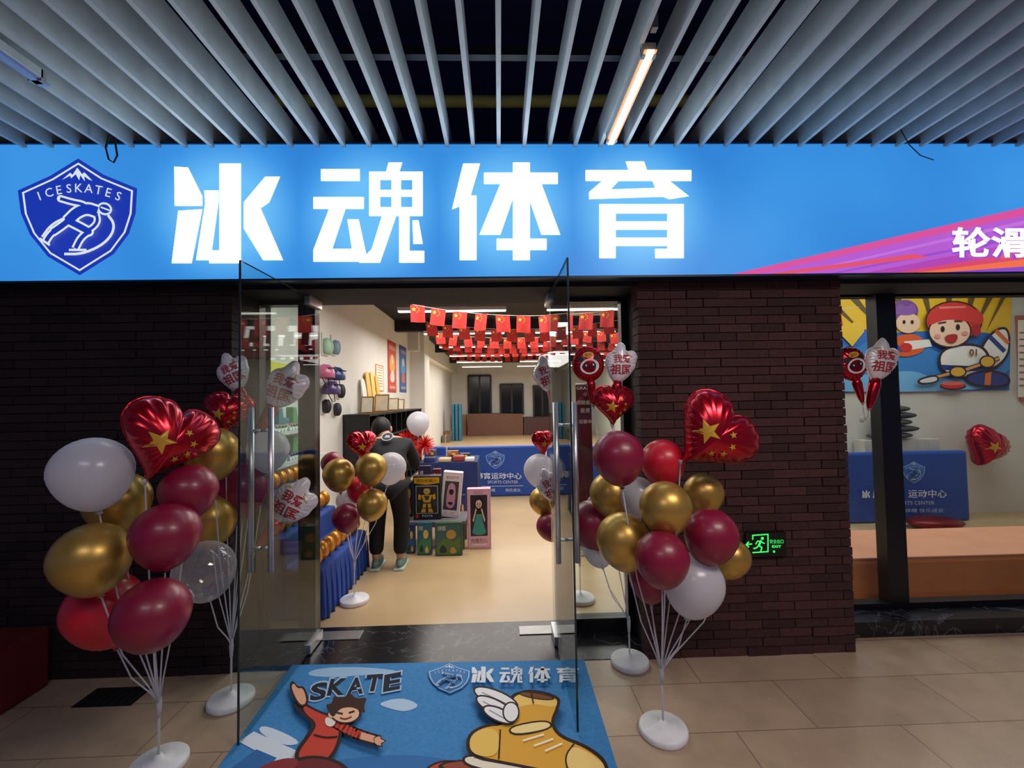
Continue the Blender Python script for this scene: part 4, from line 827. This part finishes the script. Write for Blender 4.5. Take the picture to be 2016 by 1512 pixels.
c=at(1940,882,5.48); o=thing('heart_balloon','red foil heart balloon stuck on wall below the mural','balloon',c,None,(0,.5,.1)); o.scale=(44*5.5/F,)*3; inst(hm,'envelope',o); inst(big,'star',o)
for q in small: inst(q,'star',o)
c=atz(1868,1036,.07); c.y=5.1; c.z=.07; tag(build(MB().ball(c,.32,.2,.07,14,6),'deflated_balloon',M('#7a1a22',.35,.5,0,.2),smooth=True),'crumpled red foil balloon lying on floor before the barrier','balloon')
# ------------------------------------------------------------ person
def skin(name,vs,es,rs,mat,parent,root=0,sub=2):
    me=bpy.data.meshes.new(name); me.from_pydata([tuple(v) for v in vs],es,[]); ob=bpy.data.objects.new(name,me); COL.objects.link(ob)
    ob.modifiers.new('s','SKIN'); 
    for i,v in enumerate(me.skin_vertices[0].data): v.radius=rs[i] if isinstance(rs[i],tuple) else (rs[i],rs[i]); v.use_root=(i==root)
    if sub: sm_=ob.modifiers.new('u','SUBSURF'); sm_.levels=sub; sm_.render_levels=sub
    dg=bpy.context.evaluated_depsgraph_get(); m2=bpy.data.meshes.new_from_object(ob.evaluated_get(dg)); bpy.data.objects.remove(ob)
    m2.materials.clear(); m2.materials.append(mat); m2.polygons.foreach_set('use_smooth',[True]*len(m2.polygons))
    o=bpy.data.objects.new(name,m2); COL.objects.link(o); o.parent=parent; return o
fl_,fr_=atz(742,1118),atz(787,1120)
pb=V((fl_.x+fr_.x)/2,(fl_.y+fr_.y)/2,0)
hw=max(.08,(fr_.x-fl_.x)/2)
SK=M('#c99a7c',.5)
J=dict(pel=V(.02,.0,.86),wst=V(.0,.1,1.0),chs=V(-.05,.26,1.13),nek=V(-.11,.4,1.21),hd0=V(-.17,.46,1.26),hd1=V(-.19,.51,1.31))
vs=[J['pel'],J['wst'],J['chs'],J['nek'],J['hd0'],J['hd1']]; es=[(0,1),(1,2),(2,3),(3,4),(4,5)]; rs=[(.15,.11),(.135,.1),(.16,.11),.055,.085,.085]
for s in (-1,1):
    b=len(vs); vs+=[V(s*.09,.02,.82),V(s*hw*1.05,.07,.47),V(s*hw,0,.1),V(s*hw*1.1,.12,.04)]; es+=[(0,b),(b,b+1),(b+1,b+2),(b+2,b+3)]; rs+=[.09,.06,.042,.035]
    b=len(vs); vs+=[V(s*.18-.05,.27,1.16),V(s*.24-.06,.38,.96),V(s*.15-.1,.57,.9),V(s*.13-.1,.62,.9)]; es+=[(2,b),(b,b+1),(b+1,b+2),(b+2,b+3)]; rs+=[.055,.045,.032,.03]
    wr=b+3
    for k in range(4):
        f=len(vs); ox=(k-1.5)*.02; ln=(.07,.085,.09,.075)[k]; vs+=[vs[wr]+V(ox,.05,.0),vs[wr]+V(ox*1.1,.05+ln*.55,-.012),vs[wr]+V(ox*1.1,.05+ln,-.045)]; es+=[(wr,f),(f,f+1),(f+1,f+2)]; rs+=[.011,.009,.008]
    f=len(vs); vs+=[vs[wr]+V(-s*.035,.015,.0),vs[wr]+V(-s*.055,.05,-.02)]; es+=[(wr,f),(f,f+1)]; rs+=[.011,.009]
pt=thing('person','person in black tracksuit bending over, seen from behind','person',pb)
skin('body',vs,es,rs,SK,pt)
JK=M('#0f1018',.8,0,0,.15)
vs=[J['pel']+V(0,-.01,.02),J['wst'],J['chs'],J['nek']+V(.01,-.04,-.04)]; es=[(0,1),(1,2),(2,3)]; rs=[(.185,.15),(.175,.135),(.195,.13),.07]
for s in (-1,1):
    b=len(vs); vs+=[V(s*.19-.05,.27,1.15),V(s*.26-.06,.38,.93),V(s*.15-.1,.56,.9)]; es+=[(2,b),(b,b+1),(b+1,b+2)]; rs+=[.08,.068,.05]
skin('jacket',vs,es,rs,JK,pt)
vs=[J['pel']]; es=[]; rs=[(.165,.13)]
for s in (-1,1):
    b=len(vs); vs+=[V(s*.09,.02,.78),V(s*hw*1.05,.07,.46),V(s*hw,.0,.12)]; es+=[(0,b),(b,b+1),(b+1,b+2)]; rs+=[.115,.085,.07]
skin('trousers',vs,es,rs,M('#0a0b10',.8,0,0,.15),pt)
build(MB().ball((-.185,.475,1.32),.1,.11,.118,20,12),'hair',M('#0b0a0c',.6,0,0,.3,0,60),pt,smooth=True,w=False)
for s in (-1,1):
    x=s*hw; sh=MB().mat(M('#6f8f86',.6)); sh.ball((x,.06,.055),.048,.135,.055,16,8); o=build(sh,'shoe',None,pt,smooth=True,w=False)
    build(MB().box((x-.05,-.08,0),(x+.05,.19,.022)),'sole',M('#c8d4cc',.6),o,w=False,bevel=.01)
    build(MB().ball((-.185+s*.1,.495,1.3),.014,.025,.035,8,6),'ear',SK,pt,smooth=True,w=False)
nb=V(0,-.64,.77).normalized(); ub=V(1,0,0); vb=V(0,-.77,-.64).normalized()
ar=Art(panel(J['chs']+nb*.152+V(.01,-.0,.0),ub,vb,nb),.001); ar.ell(0,0,.06,.06,'#b8b8c4'); ar.ell(0,0,.05,.05,'#0f1018'); ar.sp([(-.03,.025),(-.012,-.03),(.0,-.005),(.018,-.028),(.03,.025),(.0,.012)],'#b8b8c4')
build(ar.mb,'back_emblem',None,pt,w=False)
# ------------------------------------------------------------ light
def area(loc,sx,sy,e,c,rot=(0,0,0)):
    l=bpy.data.lights.new('light','AREA'); l.shape='RECTANGLE'; l.size=sx; l.size_y=sy; l.energy=e; l.color=c
    o=bpy.data.objects.new('light',l); COL.objects.link(o); o.location=loc; o.rotation_euler=rot
WARM=(1,.95,.89)
area((-.2,4.7,2.85),2.6,1.6,82,WARM); area((.8,8.4,2.84),5,2.5,170,WARM); area((.8,14.5,2.84),5,6,270,WARM); area((4.6,4.5,3.2),3.5,1.6,58,WARM)
area((1.6,.2,3.05),1.4,.8,54,(1,.88,.82)); area((-.7,-.8,3.05),1.4,.8,24,(.9,.86,1))
area((0,2.52,2.74),5.6,.6,10,(.35,.65,1),(math.radians(-108),0,0))  # unseen light added before the sign to carry its blue spill
w=bpy.data.worlds.new('world'); S.world=w; w.use_nodes=True; bg=w.node_tree.nodes['Background']; bg.inputs[0].default_value=(.058,.066,.13,1); bg.inputs[1].default_value=1.0
